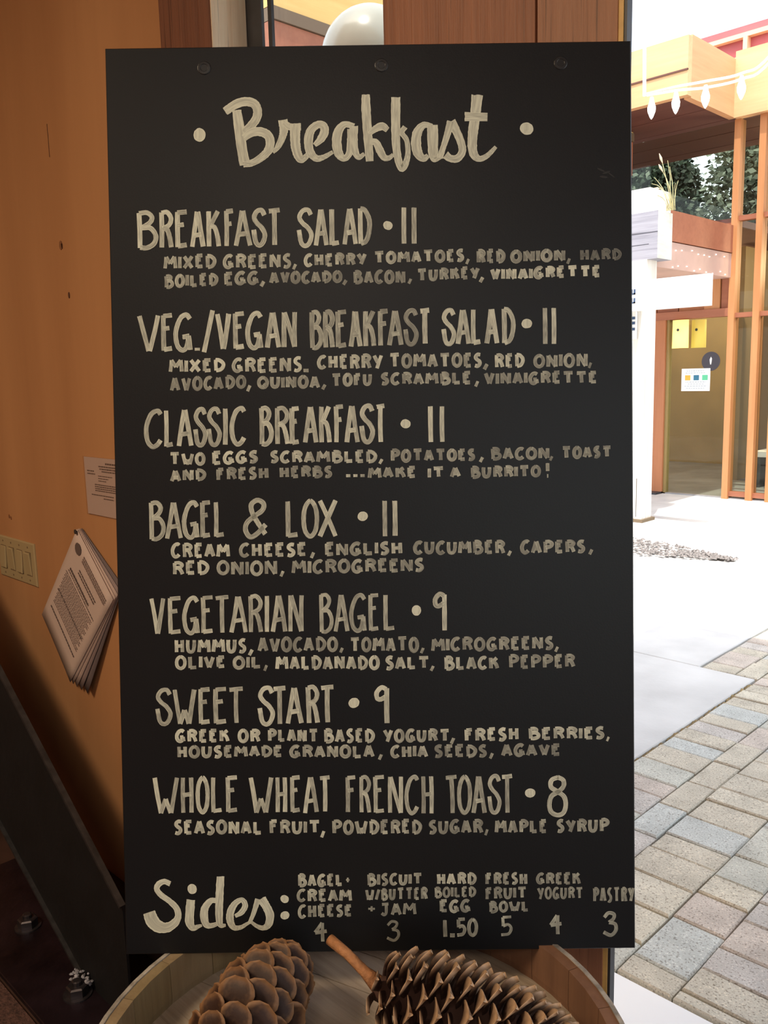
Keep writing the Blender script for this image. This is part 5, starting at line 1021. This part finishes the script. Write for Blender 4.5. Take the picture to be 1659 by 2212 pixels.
["w","HOUSEMADE GRANOLA, CHIA SEEDS, AGAVE","SEEDS",[367.8,811.0,430.4,811.9,430.3,826.2,367.6,825.7],4.19,0.62],
["w","HOUSEMADE GRANOLA, CHIA SEEDS, AGAVE",",",[432.3,821.8,438.0,821.9,437.9,828.1,432.3,828.0],4.19,0.8],
["w","HOUSEMADE GRANOLA, CHIA SEEDS, AGAVE","AGAVE",[447.0,810.6,516.9,811.8,516.8,825.3,446.8,825.8],4.19,0.55],
["h","WHOLE WHEAT FRENCH TOAST · 8","W",[36.5,844.5,67.2,844.7,66.3,889.5,35.5,889.7],4.89,0.85],
["h","WHOLE WHEAT FRENCH TOAST · 8","H",[68.5,844.7,85.3,844.8,84.4,889.3,67.6,889.4],4.89,0.85],
["h","WHOLE WHEAT FRENCH TOAST · 8","O",[87.1,844.8,103.3,844.9,102.5,889.2,86.2,889.3],4.89,0.85],
["h","WHOLE WHEAT FRENCH TOAST · 8","L",[104.5,845.0,119.7,845.1,118.8,889.0,103.6,889.1],4.89,0.85],
["h","WHOLE WHEAT FRENCH TOAST · 8","E",[121.4,845.1,137.8,845.2,137.0,888.9,120.6,889.0],4.89,0.85],
["h","WHOLE WHEAT FRENCH TOAST · 8","W",[149.6,845.7,178.2,845.9,177.5,890.2,148.8,890.5],4.89,0.85],
["h","WHOLE WHEAT FRENCH TOAST · 8","H",[179.8,845.9,195.4,846.0,194.6,890.0,179.0,890.1],4.89,0.85],
["h","WHOLE WHEAT FRENCH TOAST · 8","E",[197.5,846.0,211.6,846.1,210.9,889.8,196.8,890.0],4.89,0.85],
["h","WHOLE WHEAT FRENCH TOAST · 8","A",[213.7,846.2,231.7,846.4,231.0,890.1,213.0,891.8],4.66,0.85],
["h","WHOLE WHEAT FRENCH TOAST · 8","T",[231.3,846.4,246.7,846.6,246.0,889.7,230.6,890.1],4.66,0.85],
["h","WHOLE WHEAT FRENCH TOAST · 8","F",[262.7,846.8,276.9,846.8,276.2,891.3,262.0,890.8],4.66,0.8],
["h","WHOLE WHEAT FRENCH TOAST · 8","R",[278.8,846.8,293.6,846.9,292.9,891.8,278.1,891.3],4.66,0.8],
["h","WHOLE WHEAT FRENCH TOAST · 8","E",[295.2,846.9,310.6,846.9,310.0,892.3,294.6,891.8],4.66,0.8],
["h","WHOLE WHEAT FRENCH TOAST · 8","N",[312.9,846.9,331.6,846.9,331.0,892.9,312.3,892.3],4.66,0.8],
["h","WHOLE WHEAT FRENCH TOAST · 8","C",[333.2,846.9,350.0,847.0,349.4,893.5,332.6,893.0],4.66,0.8],
["h","WHOLE WHEAT FRENCH TOAST · 8","H",[351.5,847.0,367.7,847.0,367.2,894.0,350.9,893.5],4.66,0.8],
["h","WHOLE WHEAT FRENCH TOAST · 8","T",[378.9,847.7,396.4,847.7,395.9,893.9,381.3,893.8],4.89,0.8],
["h","WHOLE WHEAT FRENCH TOAST · 8","O",[394.8,847.7,412.2,847.7,411.7,894.0,394.3,893.9],4.89,0.8],
["h","WHOLE WHEAT FRENCH TOAST · 8","A",[411.8,847.7,429.5,847.7,429.0,894.1,411.3,894.0],4.89,0.8],
["h","WHOLE WHEAT FRENCH TOAST · 8","S",[430.1,847.7,446.9,847.6,446.4,894.2,429.6,894.1],4.89,0.8],
["h","WHOLE WHEAT FRENCH TOAST · 8","T",[445.4,847.6,461.6,847.6,461.2,894.3,445.0,894.2],4.89,0.8],
["d","WHOLE WHEAT FRENCH TOAST · 8","·",[480.5,869.6],5.82,0.95],
["h","WHOLE WHEAT FRENCH TOAST · 8","8",[500.9,849.5,524.9,849.9,524.5,898.1,500.5,897.8],5.12,0.85],
["w","SEASONAL FRUIT, POWDERED SUGAR, MAPLE SYRUP","SEASONAL",[60.0,896.3,164.6,898.8,164.3,914.6,59.6,913.3],4.19,0.92],
["w","SEASONAL FRUIT, POWDERED SUGAR, MAPLE SYRUP","FRUIT",[172.6,898.3,233.2,899.7,233.0,914.7,172.3,915.1],4.19,0.85],
["w","SEASONAL FRUIT, POWDERED SUGAR, MAPLE SYRUP",",",[232.8,911.9,238.3,912.0,238.2,919.4,232.7,919.4],4.19,0.9],
["w","SEASONAL FRUIT, POWDERED SUGAR, MAPLE SYRUP","POWDERED",[246.3,898.9,352.6,900.0,352.4,916.6,246.0,915.7],4.19,0.75],
["w","SEASONAL FRUIT, POWDERED SUGAR, MAPLE SYRUP","SUGAR",[360.2,901.1,424.8,900.1,424.7,916.6,360.0,916.9],4.19,0.6],
["w","SEASONAL FRUIT, POWDERED SUGAR, MAPLE SYRUP",",",[426.1,912.4,430.9,912.4,430.8,919.3,426.1,919.2],4.19,0.75],
["w","SEASONAL FRUIT, POWDERED SUGAR, MAPLE SYRUP","MAPLE",[438.4,901.1,500.5,901.9,500.4,917.5,438.3,917.0],4.19,0.68],
["w","SEASONAL FRUIT, POWDERED SUGAR, MAPLE SYRUP","SYRUP",[510.9,902.1,573.4,901.5,573.3,917.5,510.8,917.3],4.19,0.64],
["w","BAGEL + CREAM CHEESE 4","BAGEL",[205.4,962.6,258.8,963.8,258.6,977.9,205.1,978.0],3.88,0.9],
["w","BAGEL + CREAM CHEESE 4","+",[261.4,967.4,267.2,967.4,267.1,974.0,261.3,973.9],1.94,0.9],
["w","BAGEL + CREAM CHEESE 4","CREAM",[203.8,981.2,269.1,981.8,268.9,996.3,203.5,996.2],3.88,0.8],
["w","BAGEL + CREAM CHEESE 4","CHEESE",[204.8,999.5,269.2,1000.6,269.0,1014.0,204.5,1015.9],3.88,0.7],
["w","BAGEL + CREAM CHEESE 4","4",[223.0,1020.4,240.4,1020.7,240.0,1045.5,222.6,1045.3],4.07,0.7],
["w","BISCUIT W/BUTTER + JAM 3","BISCUIT",[287.2,963.7,352.8,964.2,352.6,977.1,287.0,978.5],3.69,0.75],
["w","BISCUIT W/BUTTER + JAM 3","W/BUTTER",[284.8,982.2,358.5,980.9,358.3,995.4,284.6,995.8],3.3,0.66],
["w","BISCUIT W/BUTTER + JAM 3","+",[287.0,1001.8,296.9,1002.0,296.8,1009.5,286.9,1009.4],2.33,0.66],
["w","BISCUIT W/BUTTER + JAM 3","JAM",[301.9,999.0,344.9,999.1,344.7,1013.9,301.7,1014.1],3.49,0.6],
["w","BISCUIT W/BUTTER + JAM 3","3",[308.5,1020.2,324.8,1020.4,324.5,1045.1,308.2,1044.9],3.3,0.45],
["w","HARD BOILED EGG 1.50","HARD",[369.1,963.9,416.4,964.3,416.2,978.6,368.9,977.6],3.87,0.85],
["w","HARD BOILED EGG 1.50","BOILED",[366.5,980.4,415.6,980.8,415.5,992.8,366.3,993.4],3.03,0.66],
["w","HARD BOILED EGG 1.50","EGG",[372.0,996.1,408.9,996.4,408.8,1011.4,371.9,1010.9],3.87,0.7],
["w","HARD BOILED EGG 1.50","1",[375.0,1019.0,382.3,1019.1,382.1,1041.8,374.8,1041.7],4.62,0.6],
["w","HARD BOILED EGG 1.50",".",[384.3,1035.9,389.9,1036.0,389.8,1041.5,384.2,1041.4],3.36,0.55],
["w","HARD BOILED EGG 1.50","50",[391.2,1018.1,417.5,1018.7,417.3,1039.8,390.9,1040.4],4.04,0.6],
["w","FRESH FRUIT BOWL 5","FRESH",[426.5,964.6,476.8,965.1,476.7,979.0,426.3,978.4],3.7,0.72],
["w","FRESH FRUIT BOWL 5","FRUIT",[426.3,982.2,475.8,981.9,475.7,995.3,426.2,996.8],3.53,0.62],
["w","FRESH FRUIT BOWL 5","BOWL",[430.6,998.6,478.2,998.8,478.1,1011.2,430.5,1012.1],3.7,0.58],
["w","FRESH FRUIT BOWL 5","5",[443.6,1016.2,458.3,1016.4,458.1,1040.6,443.3,1040.4],3.36,0.72],
["w","GREEK YOGURT 4","GREEK",[486.7,965.7,539.5,965.2,539.4,979.5,486.6,978.6],3.53,0.7],
["w","GREEK YOGURT 4","YOGURT",[487.7,982.4,542.2,983.1,542.2,996.4,487.6,997.2],2.86,0.6],
["w","GREEK YOGURT 4","4",[501.7,1015.0,518.2,1015.2,518.0,1040.3,501.5,1040.0],4.2,0.72],
["w","PASTRY 3","PASTRY",[553.5,983.6,602.6,984.3,602.5,1001.7,553.4,1000.6],3.19,0.62],
["w","PASTRY 3","3",[564.1,1012.9,582.4,1013.2,582.2,1042.4,563.9,1042.1],4.2,0.72],
["d","Breakfast","·",[106.7,99.8],7.37,0.95],
["d","Breakfast","·",[482.8,98.1],7.37,0.95],
["d","Sides:","·",[80.1,979.2],5.82,0.95],
["d","Sides:","·",[189.2,992.6],4.89,0.95],
["d","Sides:","·",[189.2,1012.2],5.12,0.95]]
SCRIPT = [["Breakfast",[149.9,72.3,152.5,92.6,154.7,112.9,158.1,134.7],[10.35,11.9,11.9,11.9],0.85],
["Breakfast",[136.5,73.6,148.5,65.9,159.5,62.8,169.7,65.0,173.8,72.6,172.6,81.4,166.7,89.6,158.2,97.7],[9.31,10.09,10.61,10.09,10.09,10.09,9.7,9.05],0.85],
["Breakfast",[157.4,104.0,167.2,97.8,177.5,97.3,185.7,101.9,187.7,110.8,184.1,120.3,174.3,128.4,165.2,132.7,156.2,134.2],[7.76,9.7,10.35,10.35,10.35,9.7,8.41,7.76,6.47],0.85],
["Breakfast",[202.7,83.8,203.8,94.5,201.5,104.7,196.4,114.7,190.9,121.2],[11.38,10.09,8.02,6.47,3.23],0.85],
["Breakfast",[204.6,87.0,210.9,92.1,223.5,92.3],[6.47,8.02,8.41],0.85],
["Breakfast",[217.4,89.0,216.6,101.1,217.0,113.8,219.1,123.3,222.9,129.1,228.3,126.6,232.5,121.6],[11.9,11.38,11.12,10.35,8.8,6.47,4.91],0.85],
["Breakfast",[238.8,113.4,246.0,106.6,250.4,98.4,249.2,91.4,242.4,90.3,234.6,96.9,231.8,108.9,233.6,121.0,240.5,128.3,248.9,127.1,259.9,121.3],[5.17,9.05,10.09,9.05,8.54,9.83,10.09,9.83,7.76,5.95,4.14],0.85],
["Breakfast",[284.7,92.5,273.9,90.2,266.7,97.3,264.3,109.4,266.3,122.7,272.3,128.7,278.3,123.5,280.6,109.6,281.5,95.7],[6.47,7.5,10.35,10.99,10.35,7.11,7.76,9.05,9.57],0.85],
["Breakfast",[284.4,91.9,283.7,105.8,285.0,119.8,289.4,127.7,295.9,123.8],[9.31,9.57,8.54,6.21,4.4],0.85],
["Breakfast",[298.5,56.7,298.6,74.4,300.1,102.3,302.0,132.5],[9.31,10.61,10.35,9.05],0.85],
["Breakfast",[301.7,101.6,309.0,95.8,317.0,93.0,323.1,97.3],[4.91,7.76,9.31,6.21],0.85],
["Breakfast",[302.0,109.9,309.3,111.3,313.8,120.2,318.4,128.1,324.2,129.0,329.1,125.2],[5.82,8.02,9.31,7.76,5.82,4.14],0.85],
["Breakfast",[332.9,60.3,332.4,87.5,332.4,110.3,334.2,128.1,338.4,141.1,343.6,134.6,346.1,123.2,344.7,109.2,339.3,100.5,343.3,94.0],[10.61,10.35,9.83,8.8,8.02,7.24,5.95,5.69,5.95,6.21],0.85],
["Breakfast",[374.7,93.8,364.5,92.4,357.3,100.5,355.5,113.2,357.9,124.6,364.0,130.4,369.2,126.7],[5.17,7.5,10.99,11.64,10.99,7.5,5.17],0.85],
["Breakfast",[374.7,92.6,374.8,110.9,375.0,124.9,376.2,131.9,384.8,128.6],[12.42,12.42,11.12,5.43,3.88],0.85],
["Breakfast",[382.6,129.8,387.3,116.2,391.9,102.3,395.9,88.4],[7.11,6.47,7.5,9.05],0.85],
["Breakfast",[395.9,89.1,402.6,101.2,407.6,113.9,408.4,123.4,402.8,130.6,394.8,130.5,389.1,126.3],[11.38,9.31,8.8,8.54,8.54,8.02,9.57],0.85],
["Breakfast",[426.4,59.1,423.8,82.5,421.1,101.4,420.1,116.6,422.1,126.8,428.2,131.5,435.9,128.9,442.4,123.3,447.3,118.0],[12.68,11.64,11.38,10.86,9.57,6.73,5.95,5.17,3.88],0.85],
["Breakfast",[411.8,83.3,437.9,84.2],[10.09,9.57],0.85],
["Sides:",[54.4,972.8,47.3,969.9,40.7,972.9,38.3,978.9,43.2,986.0,52.8,993.3,60.9,1001.9,62.9,1011.6,58.2,1020.0,48.5,1025.3,38.4,1023.3,32.0,1016.6,28.5,1006.5],[6.05,6.52,6.98,6.52,6.75,6.75,7.22,7.68,9.78,12.11,14.9,16.07,14.9],0.85],
["Sides:",[78.3,992.0,76.9,1005.7,76.3,1019.0,80.1,1026.0,86.6,1024.2,90.8,1023.0],[10.01,10.48,10.71,7.45,4.66,2.91],0.85],
["Sides:",[108.1,993.4,101.5,993.9,94.8,1002.3,93.6,1013.2,96.4,1022.6,103.3,1023.2,111.7,1020.0],[5.82,6.98,8.85,9.55,7.68,5.82,4.07],0.85],
["Sides:",[114.0,964.6,112.3,988.1,111.4,1009.8,112.6,1022.5,119.0,1023.4],[9.31,9.31,8.85,6.75,3.26],0.85],
["Sides:",[130.3,1012.4,137.9,1007.9,142.4,999.9,139.0,993.2,131.2,996.7,125.3,1006.3,124.3,1017.2,128.3,1025.9,136.6,1026.0,143.8,1022.0,150.1,1018.7],[4.19,6.52,6.98,5.82,6.98,8.85,8.85,6.98,5.12,3.96,3.26],0.85],
["Sides:",[146.8,1021.3,151.8,1010.3,157.7,992.2],[4.07,5.24,6.75],0.85],
["Sides:",[161.6,992.3,167.0,1000.8,171.4,1011.7,169.7,1022.6,163.4,1027.1,155.7,1024.8,148.6,1019.3],[11.41,9.78,10.01,8.85,6.05,4.66,3.49],0.85]]
inks = {}; order = []
def get_ink(line):
    if line not in inks: inks[line] = Ink(); order.append(line)
    return inks[line]
for idx, (kd, line, txt, q, sw, cov) in enumerate(LETTERING):
    rnd = random.Random(idx*13+1); ik = get_ink(line); q = [Vector((a, b_)) for a, b_ in zip(q[::2], q[1::2])]
    if kd == 'd': ik.disc(q[0], sw, cov, rnd)
    elif kd == 'h': glyph(ik, txt, q, sw, cov, rnd, .22)
    else:
        if txt == '...': txt_ = '...'
        else: txt_ = txt
        ws_ = [WD.get(c, 1.0) for c in txt_]; gap = .40 if txt_ == '...' else .10 if len(txt_) > 1 else 0; tot = sum(ws_)+gap*(len(ws_)-1); x = 0
        L_ = (q[1]-q[0]).length; unit = L_/tot
        for c, w_ in zip(txt_, ws_):
            u0, u1 = x/tot, (x+w_)/tot; jy = rnd.uniform(-.03, .03) if len(txt_) > 1 else 0
            qq = [bil(q, u0, jy), bil(q, u1, jy), bil(q, u1, 1+jy), bil(q, u0, 1+jy)]
            c2 = 's' if c == 'S' else 'w' if c == 'W' else c
            s_w = sw
            if c in ',.!' and len(txt_) == 1: s_w = min(sw, (qq[1]-qq[0]).length*.8) if c == ',' else sw
            glyph(ik, c2, qq, s_w, cov, rnd, .30); x += w_+gap
for i, (line, q, ws_, cov) in enumerate(SCRIPT):
    ik = get_ink(line); P = [Vector((a, b_)) for a, b_ in zip(q[::2], q[1::2])]; rnd = random.Random(900+i)
    if len(P) > 2: PP = smooth_curve(P, 7); m_ = len(P); W_ = [ws_[min(m_-2, k//7)]+(ws_[min(m_-1, k//7+1)]-ws_[min(m_-2, k//7)])*((k % 7)/7) for k in range(len(PP)-1)]+[ws_[-1]]
    else: PP = [P[0]+(P[1]-P[0])*t for t in (0, .25, .5, .75, 1)]; W_ = [ws_[0]+(ws_[1]-ws_[0])*t for t in (0, .25, .5, .75, 1)]
    ik.ribbon(PP, W_, .92, .12, rnd, False)
for line in order:
    o = inks[line].build('lettering'); o['label'] = 'painted words '+line
for o in list(bpy.data.objects):
    if '_o' in o: del o['_o']
